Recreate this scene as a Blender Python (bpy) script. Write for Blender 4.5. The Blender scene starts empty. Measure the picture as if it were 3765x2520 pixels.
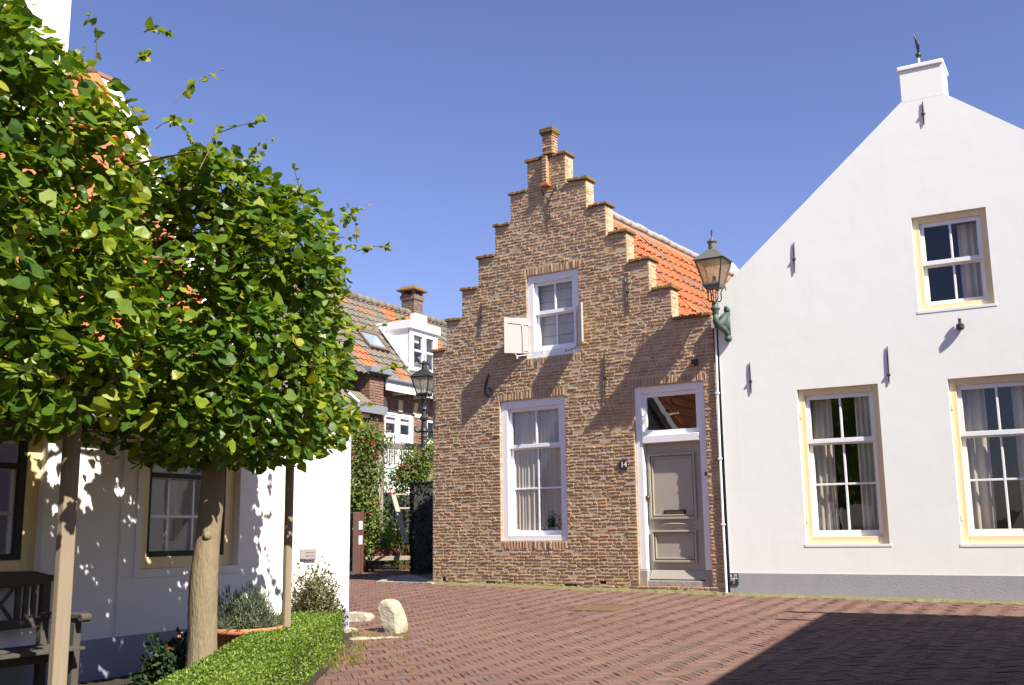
import bpy, math, random
import numpy as np
from mathutils import Vector, Matrix
from mathutils.geometry import tessellate_polygon
random.seed(11); rng = np.random.default_rng(11)
SC = bpy.context.scene
COL = SC.collection
PI = math.pi

# ------------------------------------------------------------------ survey
# camera solved from the verticals and level lines of the photograph
FPX, PITCH, ROLL = 3860.15, .179042, -.0135215
CAM = np.array([0, 0, 1.6])
_f = np.array([0, math.cos(PITCH), math.sin(PITCH)]); _r = np.array([1., 0, 0]); _u = np.cross(_r, _f)
_c, _s = math.cos(ROLL), math.sin(ROLL)
CR, CU, CF = _c*_r+_s*_u, -_s*_r+_c*_u, _f
K = 3765/2343
def ray(x, y): return (x*K-1882.5)/FPX*CR-(y*K-1260)/FPX*CU+CF
def at(x, y, Y): d = ray(x, y); return CAM+d*(Y/d[1])
def hit(x, y, p, n): d = ray(x, y); return CAM+d*(((p-CAM)@n)/(d@n))
class Face:                      # a vertical survey plane: u to the right, v up, w out towards the street
    def __init__(s, p, a):
        s.o = np.array([p[0], p[1], 0.]); s.ud = np.array([math.sin(a), math.cos(a), 0.]); s.n = np.array([s.ud[1], -s.ud[0], 0.])
    def uv(s, x, y, w=0):
        P = hit(x, y, s.o+s.n*w, s.n); return float((P-s.o)@s.ud), float(P[2])
    def P(s, u, v, w=0): return s.o+s.ud*u+s.n*w+np.array([0, 0, v])
    def loc(s, P): q = np.asarray(P)-s.o; return float(q@s.ud), float(q@s.n)
AB, AR, AL = -.97915, -1.05417, .49944
B = Face(at(1540, 1340, 15.5), AB+PI); B = Face(B.P(B.uv(990, 1335)[0], 0), AB+PI)
R = Face(B.P(B.uv(1664, 1300)[0], 0), AR+PI)
def gz(x, y):                    # the street rises gently from the camera to the houses
    u, w = B.loc((x, y, 0))
    return .785-.0135*min(max(u, 0), 9)-.04*max(w, 0)
def gp(x, y):
    z = .6; d = ray(x, y)
    for _ in range(60):
        P = CAM+d*((z-1.6)/d[2]); z = gz(P[0], P[1])
    return np.array([P[0], P[1], z])
L = Face(gp(797, 1440), AL)
BG = Face(at(853, 900, 28), AL)
c7 = lambda x, y: ((1560+x/1.8237)/K, (440+y/1.8237)/K)
c5 = lambda x, y: ((1230+x/2.612)/K, (1000+y/2.612)/K)
c6 = lambda x, y: ((1230+x/2.239)/K, (1500+y/2.239)/K)
SUN = np.array([.656, -.755, .992]); SUN /= np.linalg.norm(SUN)

# ------------------------------------------------------------------ materials
def mat(name, col=(.5, .5, .5), rough=.8, var=None, noise=None, bump=None, metal=0, spec=.5, trans=None, coat=0, stretch=1):
    """col base; var = list of colours picked by the per-face value 'rnd'; noise=(scale, amount, colour2); bump=(scale, strength, dist)"""
    m = bpy.data.materials.new(name); m.use_nodes = True
    nt = m.node_tree; N = nt.nodes; lk = nt.links; p = N['Principled BSDF']; out = N['Material Output']
    p.inputs['Roughness'].default_value = rough; p.inputs['Metallic'].default_value = metal
    p.inputs['Specular IOR Level'].default_value = spec
    p.inputs['Coat Weight'].default_value = coat
    c = N.new('ShaderNodeRGB'); c.outputs[0].default_value = (*col, 1); sock = c.outputs[0]
    if var:
        a = N.new('ShaderNodeAttribute'); a.attribute_name = 'rnd'
        r = N.new('ShaderNodeValToRGB'); r.color_ramp.interpolation = 'LINEAR'
        el = r.color_ramp.elements
        while len(el) < len(var): el.new(.5)
        for i, v in enumerate(var): el[i].position = i/(len(var)-1); el[i].color = (*v, 1)
        lk.new(a.outputs['Fac'], r.inputs[0]); sock = r.outputs[0]
    tc = None
    def coord():
        nonlocal tc
        if tc is None: tc = N.new('ShaderNodeNewGeometry')
        return tc.outputs['Position']
    def grain(sv):
        if sv == 1: return coord()
        mp = N.new('ShaderNodeMapping'); mp.inputs['Scale'].default_value = (1, 1, sv); lk.new(coord(), mp.inputs['Vector']); return mp.outputs[0]
    for nz in ([noise] if isinstance(noise, tuple) else (noise or [])):
        t = N.new('ShaderNodeTexNoise'); t.inputs['Scale'].default_value = nz[0]; t.inputs['Detail'].default_value = 6; t.inputs['Roughness'].default_value = .65
        lk.new(grain(nz[5] if len(nz) > 5 else stretch), t.inputs['Vector'])
        rr = N.new('ShaderNodeMapRange'); rr.inputs[1].default_value = nz[3] if len(nz) > 3 else .35; rr.inputs[2].default_value = nz[4] if len(nz) > 4 else .7
        rr.inputs[4].default_value = nz[1]
        lk.new(t.outputs['Fac'], rr.inputs[0])
        mx = N.new('ShaderNodeMix'); mx.data_type = 'RGBA'; lk.new(rr.outputs[0], mx.inputs[0]); lk.new(sock, mx.inputs[6]); mx.inputs[7].default_value = (*nz[2], 1)
        sock = mx.outputs[2]
    lk.new(sock, p.inputs['Base Color'])
    if bump:
        prev = None
        for b in ([bump] if isinstance(bump, tuple) else bump):
            t = N.new('ShaderNodeTexNoise'); t.inputs['Scale'].default_value = b[0]; t.inputs['Detail'].default_value = 5
            lk.new(grain(stretch), t.inputs['Vector'])
            bn = N.new('ShaderNodeBump'); bn.inputs['Strength'].default_value = b[1]; bn.inputs['Distance'].default_value = b[2]
            lk.new(t.outputs['Fac'], bn.inputs['Height'])
            if prev: lk.new(prev, bn.inputs['Normal'])
            prev = bn.outputs[0]
        lk.new(prev, p.inputs['Normal'])
    if trans:
        tr = N.new('ShaderNodeBsdfTranslucent'); ms = N.new('ShaderNodeMixShader'); ms.inputs[0].default_value = trans[0]
        if len(trans) > 1 and trans[1] == 'same': 
            g = N.new('ShaderNodeMix'); g.data_type = 'RGBA'; g.blend_type = 'MULTIPLY'; g.inputs[0].default_value = 1
            lk.new(sock, g.inputs[6]); g.inputs[7].default_value = (*trans[2], 1); g.clamp_result = False; lk.new(g.outputs[2], tr.inputs[0])
        else: lk.new(sock, tr.inputs[0])
        lk.new(p.outputs[0], ms.inputs[1]); lk.new(tr.outputs[0], ms.inputs[2]); lk.new(ms.outputs[0], out.inputs[0])
    return m
def glass_mat(name, tint=(1, 1, 1), extra=.0):
    m = bpy.data.materials.new(name); m.use_nodes = True; nt = m.node_tree; N = nt.nodes; lk = nt.links
    N.remove(N['Principled BSDF']); out = N['Material Output']
    fr = N.new('ShaderNodeFresnel'); gb = N.new('ShaderNodeNewGeometry'); mr = N.new('ShaderNodeMapRange'); mr.inputs[3].default_value = 1.66; mr.inputs[4].default_value = 1/1.66; lk.new(gb.outputs['Backfacing'], mr.inputs[0]); lk.new(mr.outputs[0], fr.inputs[0])
    t = N.new('ShaderNodeBsdfTransparent'); t.inputs[0].default_value = (*tint, 1)
    g = N.new('ShaderNodeBsdfGlossy'); g.inputs['Roughness'].default_value = .005; g.inputs[0].default_value = (.95, .95, .95, 1)
    nz = N.new('ShaderNodeTexNoise'); nz.inputs['Scale'].default_value = 3.5; geo = N.new('ShaderNodeNewGeometry'); lk.new(geo.outputs['Position'], nz.inputs['Vector'])
    bp = N.new('ShaderNodeBump'); bp.inputs['Strength'].default_value = .05; bp.inputs['Distance'].default_value = .01; lk.new(nz.outputs['Fac'], bp.inputs['Height']); lk.new(bp.outputs[0], g.inputs['Normal'])
    mx = N.new('ShaderNodeMixShader'); lk.new(fr.outputs[0], mx.inputs[0]); lk.new(t.outputs[0], mx.inputs[1]); lk.new(g.outputs[0], mx.inputs[2])
    if extra:
        d = N.new('ShaderNodeBsdfTranslucent'); d.inputs[0].default_value = (*tint, 1)
        m2 = N.new('ShaderNodeMixShader'); m2.inputs[0].default_value = extra; lk.new(mx.outputs[0], m2.inputs[1]); lk.new(d.outputs[0], m2.inputs[2]); lk.new(m2.outputs[0], out.inputs[0])
    else: lk.new(mx.outputs[0], out.inputs[0])
    return m
M = {}
M['brick'] = mat('old_brick', rough=.92, spec=.2, var=[(.24, .135, .09), (.34, .19, .11), (.385, .235, .125), (.42, .275, .15), (.36, .245, .13), (.43, .31, .175), (.40, .205, .115), (.44, .215, .10), (.32, .21, .14)],
                 noise=[(28, .35, (.29, .19, .10)), (90, .25, (.50, .385, .24)), (1.3, .35, (.31, .21, .125), .5, .75), (.6, .3, (.44, .27, .14), .5, .75)], bump=[(110, .5, .006), (30, .5, .01)])
M['mortar'] = mat('lime_mortar', (.53, .42, .29), .95, noise=[(40, .4, (.42, .32, .21)), (4, .35, (.37, .28, .18))], bump=(90, .6, .008), spec=.1)
M['coping'] = mat('mossy_coping_brick', rough=.95, spec=.1, var=[(.16, .11, .05), (.22, .13, .06), (.27, .12, .05), (.17, .13, .055)], noise=[(14, .55, (.13, .115, .05)), (60, .4, (.09, .07, .04))], bump=(60, .6, .01))
M['plaster'] = mat('white_plaster', (.85, .86, .81), .85, noise=[(1.1, .35, (.81, .80, .75)), (9, .18, (.78, .77, .72)), (.45, .3, (.86, .855, .80)), (5, .22, (.73, .72, .67), .52, .75, .12), (14, .3, (.70, .69, .64), .66, .8)], bump=[(160, .2, .003), (26, .09, .005), (3, .12, .02), (.9, .12, .05)], spec=.25)
M['plaster_left'] = mat('white_limewash', (.83, .81, .775), .88, noise=[(1.5, .3, (.78, .76, .72))], bump=[(160, .25, .004), (18, .3, .008)], spec=.2)
M['plinth'] = mat('grey_lilac_plinth_paint', (.36, .345, .37), .85, noise=[(5, .4, (.30, .285, .30)), (60, .2, (.42, .40, .41)), (7, .35, (.27, .255, .25), .55, .75, .2)], bump=(70, .5, .01), spec=.3)
M['plinth_left'] = mat('blue_grey_plinth_paint', (.30, .33, .40), .85, noise=(5, .35, (.25, .28, .34)), bump=(70, .4, .008), spec=.3)
M['cream'] = mat('cream_paint', (.80, .66, .40), .5, noise=(20, .2, (.74, .6, .35)), bump=(40, .1, .004))
M['ochre'] = mat('ochre_cream_paint', (.78, .63, .31), .5, noise=(20, .2, (.70, .56, .27)), bump=(40, .1, .004))
M['white'] = mat('white_gloss_paint', (.82, .82, .83), .38, noise=(25, .15, (.77, .76, .75)), bump=(50, .12, .003))
M['door'] = mat('grey_door_paint', (.395, .36, .29), .45, noise=(12, .12, (.365, .33, .265)), bump=(70, .1, .003))
M['shutter'] = mat('pale_shutter_paint', (.43, .40, .36), .6, noise=(20, .25, (.38, .345, .30)), bump=(60, .15, .004))
M['stone'] = mat('grey_sandstone', (.36, .33, .30), .9, noise=[(12, .5, (.28, .25, .2)), (60, .3, (.42, .40, .36))], bump=[(60, .5, .01), (9, .5, .03)], spec=.2)
M['palestone'] = mat('weathered_limestone', (.40, .36, .29), .92, noise=[(9, .6, (.29, .27, .18)), (40, .4, (.48, .44, .37)), (4, .4, (.25, .24, .13))], bump=[(55, .6, .012), (9, .7, .04)], spec=.2)
M['iron'] = mat('black_iron', (.022, .022, .024), .5, noise=(40, .5, (.05, .04, .035)), bump=(80, .3, .004), spec=.5)
M['rust'] = mat('rusty_iron', (.12, .075, .05), .8, noise=(40, .6, (.2, .12, .08)), bump=(80, .4, .004))
M['verdigris'] = mat('green_iron_paint', (.05, .085, .068), .55, noise=[(30, .6, (.10, .13, .10)), (70, .4, (.03, .045, .04))], bump=(50, .5, .01))
M['lampmetal'] = mat('lamp_grey_green_paint', (.10, .105, .095), .5, noise=(25, .6, (.16, .15, .13)), bump=(60, .2, .004))
M['lampglass'] = glass_mat('amber_lamp_glass', (.94, .86, .68), .5)
M['lampglass_clear'] = glass_mat('clear_lamp_glass', (.95, .92, .84), .45)
M['glass'] = glass_mat('window_glass', (.97, .97, .96))
M['skyglass'] = mat('roof_light_glass', (.25, .3, .36), .08, spec=1.0, noise=(2, .2, (.2, .25, .3)))
M['curtain'] = mat('linen_curtain', (.56, .52, .45), .9, noise=(60, .2, (.5, .46, .4)), trans=(.15,), spec=.1)
M['net'] = mat('net_curtain', (.64, .59, .49), .9, noise=(60, .25, (.57, .52, .43)), trans=(.15,), spec=.1)
M['blind'] = mat('folded_blind', (.60, .57, .53), .9, noise=(8, .25, (.54, .51, .48)), trans=(.15,), spec=.1)
M['interior'] = mat('dim_interior', (.10, .085, .07), .9, noise=(3, .4, (.06, .05, .045)))
M['tile'] = mat('orange_pantile', rough=.8, spec=.25, var=[(.42, .115, .035), (.48, .145, .045), (.52, .16, .05), (.46, .13, .05), (.36, .13, .06), (.26, .15, .10), (.17, .14, .115)], noise=[(16, .45, (.34, .125, .06)), (50, .3, (.50, .22, .10)), (2.3, .5, (.25, .14, .085), .5, .72)], bump=(60, .3, .006))
M['greytile'] = mat('grey_brown_pantile', rough=.8, spec=.25, var=[(.145, .12, .095), (.17, .145, .115), (.19, .165, .13), (.135, .112, .09)], noise=[(16, .4, (.13, .11, .085)), (50, .3, (.25, .22, .18))], bump=(60, .3, .006))
M['bgbrick'] = mat('brown_red_brick', rough=.9, spec=.2, var=[(.19, .11, .08), (.24, .14, .10), (.21, .11, .08), (.28, .165, .115), (.16, .09, .07)], noise=(60, .3, (.26, .17, .125)))
M['sootbrick'] = mat('sooty_chimney_brick', rough=.92, spec=.15, var=[(.15, .10, .075), (.21, .145, .10), (.18, .12, .09), (.26, .18, .12)], noise=(40, .3, (.12, .09, .07)))
M['bgmortar'] = mat('grey_mortar', (.36, .31, .26), .95, noise=(40, .5, (.28, .24, .2)))
M['sandcream'] = mat('cream_stone_band', (.68, .60, .40), .8, noise=(20, .2, (.6, .5, .32)))
M['zinc'] = mat('grey_zinc', (.25, .26, .28), .5, noise=(12, .4, (.19, .2, .22)), metal=.2)
M['tar'] = mat('black_tarred_plinth', (.03, .03, .034), .8, noise=(12, .4, (.05, .05, .05)))  # black paint, also used for the painted dark inside gaps and vents
M['paver'] = mat('street_clinker', rough=.85, spec=.3, var=[(.085, .042, .038), (.125, .055, .045), (.148, .073, .053), (.168, .086, .062), (.138, .080, .066), (.182, .102, .074), (.118, .077, .07), (.195, .122, .086)],
                 noise=[(45, .4, (.12, .065, .05)), (1.1, .55, (.12, .075, .065), .45, .75), (.5, .35, (.15, .08, .066), .5, .75), (160, .35, (.22, .13, .10))], bump=(120, .4, .004))
M['joint'] = mat('sandy_joint', (.135, .095, .066), .97, noise=[(25, .6, (.075, .055, .04)), (1.2, .4, (.12, .09, .062))], bump=(80, .6, .008), spec=.1)
M['earth'] = mat('garden_earth', (.05, .038, .028), .97, noise=[(9, .6, (.09, .07, .05)), (60, .4, (.03, .024, .018))], bump=(30, .8, .04), spec=.1)
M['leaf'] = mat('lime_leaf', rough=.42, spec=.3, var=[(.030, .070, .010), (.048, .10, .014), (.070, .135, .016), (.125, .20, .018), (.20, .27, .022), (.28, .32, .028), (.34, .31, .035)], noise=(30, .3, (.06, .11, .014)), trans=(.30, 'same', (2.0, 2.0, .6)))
M['box'] = mat('boxwood_leaf', rough=.45, spec=.45, var=[(.13, .085, .03), (.06, .11, .016), (.10, .175, .022), (.14, .225, .028), (.20, .28, .038), (.26, .31, .055)], trans=(.3, 'same', (1.7, 1.8, .8)))
M['boxcore'] = mat('boxwood_twigs', (.018, .022, .008), .95, noise=(40, .5, (.035, .035, .015)))
M['herb'] = mat('lavender_leaf', rough=.75, spec=.2, var=[(.06, .085, .045), (.10, .13, .07), (.14, .17, .10), (.17, .19, .12), (.12, .13, .05)], trans=(.25, 'same', (1.3, 1.3, .8)))
M['dry'] = mat('dry_shrub_leaf', rough=.8, spec=.2, var=[(.06, .07, .025), (.11, .11, .045), (.16, .15, .07), (.22, .18, .09), (.12, .13, .06)], trans=(.25, 'same', (1.3, 1.3, .8)))
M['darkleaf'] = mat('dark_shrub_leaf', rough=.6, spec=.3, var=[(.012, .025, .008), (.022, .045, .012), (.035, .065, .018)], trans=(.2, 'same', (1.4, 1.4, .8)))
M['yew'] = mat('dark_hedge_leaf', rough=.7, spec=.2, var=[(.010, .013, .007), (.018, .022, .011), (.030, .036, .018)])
M['rose'] = mat('rose_leaf', rough=.5, spec=.4, var=[(.05, .09, .015), (.08, .14, .02), (.12, .18, .03), (.18, .20, .035), (.16, .12, .04)], trans=(.3, 'same', (1.7, 1.8, .8)))
M['red'] = mat('red_petal', (.55, .012, .03), .6, noise=(30, .4, (.4, .01, .03)), trans=(.25,))
M['pink'] = mat('pink_petal', (.62, .22, .2), .6, noise=(30, .4, (.5, .12, .12)), trans=(.25,))
M['orange'] = mat('orange_petal', (.7, .2, .03), .6, noise=(30, .4, (.7, .35, .08)), trans=(.25,))
M['grass'] = mat('dry_grass', rough=.8, spec=.2, var=[(.10, .13, .025), (.17, .18, .04), (.26, .23, .07), (.33, .26, .11)], trans=(.3, 'same', (1.4, 1.4, .9)))
M['bark'] = mat('lime_bark', (.22, .17, .105), .92, noise=[(30, .55, (.15, .115, .07)), (7, .4, (.27, .22, .13)), (70, .35, (.30, .245, .16))], bump=[(80, .8, .012), (30, .6, .02)], spec=.15, stretch=.22)
M['twig'] = mat('green_twig', (.12, .10, .03), .7, noise=(30, .4, (.16, .09, .04)))
M['post'] = mat('weathered_stake_wood', (.27, .21, .145), .85, noise=[(14, .4, (.20, .155, .10)), (60, .3, (.33, .27, .195))], bump=(50, .3, .006), spec=.2, stretch=.06)
M['bench'] = mat('weathered_teak', (.085, .074, .06), .85, noise=[(18, .5, (.05, .044, .036)), (60, .3, (.12, .105, .085))], bump=(50, .5, .006), spec=.2)
M['terracotta'] = mat('terracotta', (.48, .17, .07), .8, noise=[(12, .35, (.38, .13, .06)), (40, .25, (.55, .26, .14))], bump=(60, .3, .005))
M['soil'] = mat('potting_soil', (.03, .022, .016), .97, noise=(50, .5, (.06, .045, .03)))
M['plaque'] = mat('grey_plaque', (.33, .29, .28), .6, noise=(20, .3, (.28, .25, .24)))
M['plaqueink'] = mat('engraved_text', (.16, .14, .13), .7, noise=(20, .3, (.18, .16, .14)))
M['enamel'] = mat('dark_enamel', (.025, .027, .032), .3, noise=(30, .3, (.05, .04, .04)), coat=.3)
M['bluesign'] = mat('blue_black_enamel', (.022, .04, .075), .35, noise=(40, .3, (.03, .05, .07)), coat=.3)
M['whiteink'] = mat('white_lettering', (.78, .77, .76), .5, noise=(30, .1, (.7, .7, .7)))
M['creamink'] = mat('pale_lettering', (.7, .58, .4), .5, noise=(30, .1, (.6, .5, .35)))
M['brass'] = mat('dull_brass', (.19, .14, .075), .42, metal=.8, noise=(30, .4, (.12, .09, .05)))
M['gatewood'] = mat('brown_gate_paint', (.10, .05, .036), .7, noise=(20, .4, (.15, .08, .055)), bump=(50, .2, .005))
M['sleeper'] = mat('red_brown_timber', (.16, .04, .03), .75, noise=(12, .5, (.09, .03, .025)))
M['greywood'] = mat('silvered_wood', (.38, .33, .27), .85, noise=(14, .4, (.28, .24, .2)), bump=(40, .3, .006))
M['hatch'] = mat('rusted_hatch_plate', (.15, .095, .05), .75, noise=[(50, .5, (.10, .065, .035)), (6, .4, (.19, .125, .06))], bump=(120, .6, .006), spec=.3)
M['moss'] = mat('mossy_gutter', (.19, .165, .08), .95, noise=[(14, .7, (.30, .25, .16)), (40, .5, (.12, .11, .05)), (5, .5, (.13, .15, .05))], bump=(50, .8, .02), spec=.1)
M['candle'] = mat('frosted_bulb', (.85, .82, .72), .5, noise=(30, .1, (.8, .76, .66)))
M['sticker'] = mat('white_sticker', (.80, .80, .82), .5, noise=(30, .05, (.76, .76, .78)))
M['greengrey'] = mat('pale_green_panel', (.62, .70, .66), .5, noise=(12, .2, (.56, .64, .6)))
M['concrete'] = mat('pale_concrete_slab', (.34, .29, .22), .92, noise=[(12, .5, (.26, .22, .17)), (60, .3, (.42, .37, .3))], bump=(60, .4, .01), spec=.15)

# ------------------------------------------------------------------ mesh helpers
def root_of(o):
    while o.parent: o = o.parent
    return o
class MB:
    def __init__(s): s.v = []; s.f = []; s.m = []; s.r = []
    def add(s, verts, faces, m=0, r=None):
        b = len(s.v); s.v.extend([tuple(map(float, p)) for p in verts])
        rr = random.random() if r is None else r
        for f in faces: s.f.append(tuple(i+b for i in f)); s.m.append(m); s.r.append(rr)
    def hexa(s, P, m=0, r=None):     # 8 points, bottom ring then top ring
        s.add(P, [(0, 3, 2, 1), (4, 5, 6, 7), (0, 1, 5, 4), (1, 2, 6, 5), (2, 3, 7, 6), (3, 0, 4, 7)], m, r)
    def fbox(s, F, u0, u1, v0, v1, w0, w1, m=0, r=None):
        s.hexa([F.P(u0, v0, w1), F.P(u1, v0, w1), F.P(u1, v0, w0), F.P(u0, v0, w0), F.P(u0, v1, w1), F.P(u1, v1, w1), F.P(u1, v1, w0), F.P(u0, v1, w0)], m, r)
    def obox(s, c, ax, ay, az, m=0, r=None):   # centre and three half-axis vectors
        c, ax, ay, az = map(np.asarray, (c, ax, ay, az))
        s.hexa([c-ax-ay-az, c+ax-ay-az, c+ax+ay-az, c-ax+ay-az, c-ax-ay+az, c+ax-ay+az, c+ax+ay+az, c-ax+ay+az], m, r)
    def bar(s, a, b, hw, hd, side, m=0, r=None):  # straight bar from a to b, half sizes along side and across
        a, b = np.asarray(a, float), np.asarray(b, float); d = b-a; l = np.linalg.norm(d); d /= l
        x = np.asarray(side, float); x = x-d*(x@d); x /= np.linalg.norm(x); y = np.cross(d, x)
        s.obox((a+b)/2, x*hw, y*hd, d*l/2, m, r)
    def tube(s, pts, rad, n=8, m=0, r=None, cap=True):
        pts = [np.asarray(p, float) for p in pts]; k = len(pts)
        rad = [rad]*k if not hasattr(rad, '__len__') else rad
        V = []; up = np.array([.13, .21, .97]); prevx = None
        for i, p in enumerate(pts):
            d = pts[min(i+1, k-1)]-pts[max(i-1, 0)]; d /= (np.linalg.norm(d)+1e-9)
            x = prevx if prevx is not None else (np.cross(up, d) if abs(d @ up) < .95 else np.cross(np.array([1., 0, 0]), d))
            x = x-d*(x@d); x /= (np.linalg.norm(x)+1e-9); prevx = x; y = np.cross(d, x)
            for j in range(n): a = 2*PI*j/n; V.append(p+(x*math.cos(a)+y*math.sin(a))*rad[i])
        Fc = [(i*n+j, i*n+(j+1) % n, (i+1)*n+(j+1) % n, (i+1)*n+j) for i in range(k-1) for j in range(n)]
        if cap: Fc += [tuple(range(n))[::-1], tuple((k-1)*n+j for j in range(n))]
        s.add(V, Fc, m, r)
    def lathe(s, c, prof, n=20, m=0, r=None, axis=(0, 0, 1), sx=1, sy=1):
        c = np.asarray(c, float); z = np.asarray(axis, float); z /= np.linalg.norm(z)
        x = np.cross(z, [0, 1, 0] if abs(z[1]) < .9 else [1, 0, 0]); x /= np.linalg.norm(x); y = np.cross(z, x)
        V = [c+z*h+(x*math.cos(2*PI*j/n)*sx+y*math.sin(2*PI*j/n)*sy)*q for q, h in prof for j in range(n)]
        Fc = [(i*n+j, i*n+(j+1) % n, (i+1)*n+(j+1) % n, (i+1)*n+j) for i in range(len(prof)-1) for j in range(n)]
        Fc += [tuple(range(n))[::-1], tuple((len(prof)-1)*n+j for j in range(n))]
        s.add(V, Fc, m, r)
    def ball(s, c, rad, m=0, r=None, n=10, sc=(1, 1, 1)):
        c = np.asarray(c, float); V = []; 
        for i in range(n//2+1):
            t = PI*i/(n//2); q = max(math.sin(t), .02)
            for j in range(n): a = 2*PI*j/n; V.append(c+np.array([math.cos(a)*q*sc[0], math.sin(a)*q*sc[1], math.cos(t)*sc[2]])*rad)
        s.add(V, [(i*n+j, (i+1)*n+j, (i+1)*n+(j+1) % n, i*n+(j+1) % n) for i in range(n//2) for j in range(n)], m, r)
    def build(s, name, mats, parent=None, smooth=False, bevel=0, origin=None):
        return link(name, np.array(s.v), s.f, mats, s.m, s.r, parent, smooth, bevel, origin)
def link(name, V, Fc, mats, mi=None, rnd=None, parent=None, smooth=False, bevel=0, origin=None):
    me = bpy.data.meshes.new(name); o = bpy.data.objects.new(name, me); COL.objects.link(o)
    V = np.asarray(V, float)
    if parent is not None:
        o.parent = parent; off = np.array(root_of(parent).location)
    else:
        off = np.array(origin) if origin is not None else np.array([(V[:, 0].min()+V[:, 0].max())/2, (V[:, 1].min()+V[:, 1].max())/2, V[:, 2].min()])
        o.location = off
    Vl = V-off
    if isinstance(Fc, np.ndarray): Fc = Fc.tolist()
    me.from_pydata(Vl.tolist(), [], Fc)
    for m_ in (mats if isinstance(mats, (list, tuple)) else [mats]): me.materials.append(m_)
    nf = len(me.polygons)
    if mi is not None and nf == len(mi): me.polygons.foreach_set('material_index', np.asarray(mi, dtype=np.int32))
    if rnd is not None and nf == len(rnd):
        a = me.attributes.new('rnd', 'FLOAT', 'FACE'); a.data.foreach_set('value', np.asarray(rnd, dtype=np.float32))
    if smooth: me.polygons.foreach_set('use_smooth', np.ones(nf, dtype=bool))
    me.update()
    if bevel:
        b = o.modifiers.new('edge', 'BEVEL'); b.width = bevel; b.segments = 2; b.limit_method = 'ANGLE'; b.angle_limit = .6
    return o
def tag(o, label, cat, group=None):
    o['label'] = label; o['category'] = cat
    if group: o['group'] = group
    return o
def thing(name, loc, label, cat, group=None):
    o = bpy.data.objects.new(name, None); o.empty_display_size = .2; COL.objects.link(o)
    o.location = tuple(map(float, loc)); return tag(o, label, cat, group)
def structure(o): o['kind'] = 'structure'; return o
def slab(F, outer, holes, w0, w1, m=0):     # a wall with openings, w0 front, w1 back, as one MB
    mb = MB(); loops = [outer]+holes
    flat = [p for lp in loops for p in lp]
    tris = tessellate_polygon([[Vector((p[0], p[1], 0)) for p in lp] for lp in loops])
    n = len(flat)
    V = [F.P(u, v, w0) for u, v in flat]+[F.P(u, v, w1) for u, v in flat]
    Fc = []
    for a, b, c in tris:
        ar = (flat[b][0]-flat[a][0])*(flat[c][1]-flat[a][1])-(flat[b][1]-flat[a][1])*(flat[c][0]-flat[a][0])
        if abs(ar) < 1e-9: continue
        if ar < 0: b, c = c, b
        Fc.append((a, b, c)); Fc.append((a+n, c+n, b+n))
    i0 = 0
    for k, lp in enumerate(loops):
        m_ = len(lp); area = sum(lp[i][0]*lp[(i+1) % m_][1]-lp[(i+1) % m_][0]*lp[i][1] for i in range(m_))
        ccw = area > 0
        for i in range(m_):
            a, b = i0+i, i0+(i+1) % m_
            q = (a, a+n, b+n, b)
            if ccw == (k > 0): q = q[::-1]
            Fc.append(q)
        i0 += m_
    mb.add(V, Fc, m); return mb
rect = lambda u0, u1, v0, v1: [(u0, v0), (u1, v0), (u1, v1), (u0, v1)]

def bricks(mb, F, u0, u1, v0, v1, m=0, w=0, back=.1, jit=.0035, ch=.0095, shift=0):
    """one weathered brick with worn edges"""
    j = lambda q=jit: random.gauss(0, q)
    f = w+shift+random.gauss(0, .0028)
    V = [F.P(u, v, w-back) for u, v in rect(u0, u1, v0, v1)]
    V += [F.P(u+j(), v+j(.0022), f-.011) for u, v in rect(u0, u1, v0, v1)]
    V += [F.P(u+j(.003), v+j(.0022), f+j(.0025)) for u, v in rect(u0+ch, u1-ch, v0+ch*.8, v1-ch*.8)]
    Fc = []
    for b in (0, 4):
        for i in range(4): k = (i+1) % 4; Fc.append((b+i, b+k, b+4+k, b+4+i))
    Fc.append((8, 9, 10, 11))
    mb.add(V, Fc, m, min(1, max(0, random.betavariate(1.6, 1.6))))
def brick_run(mb, F, a, b, v0, v1, m=0, w=0, back=.1, joint=.013, big=.158, small=.08, phase=0):
    x = a; k = phase
    while b-x > .03:
        l = (big if random.random() < .62 else small)*random.uniform(.9, 1.1)
        if x == a and phase % 2: l = small*random.uniform(.6, 1.2)
        if b-x-l < .06: l = b-x
        bricks(mb, F, x, x+l-(joint if x+l < b-1e-6 else 0), v0, v1, m, w, back); x += l
def brick_patch(mb, F, u0, u1, v0, v1, m=0, w=0, ch=.0497, back=.1):
    v = v0; i = 0
    while v < v1-.015:
        brick_run(mb, F, u0, u1, v, min(v+ch-.0135, v1), m, w, back, phase=i); v += ch; i += 1
def soldier(mb, F, u0, u1, v0, v1, m=0, w=0, back=.1):
    n = max(2, round((u1-u0)/.058)); s = (u1-u0)/n
    for i in range(n): bricks(mb, F, u0+i*s, u0+(i+1)*s-.011, v0+random.uniform(-.004, .004), v1+random.uniform(-.008, .006), m, w, back)

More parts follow.
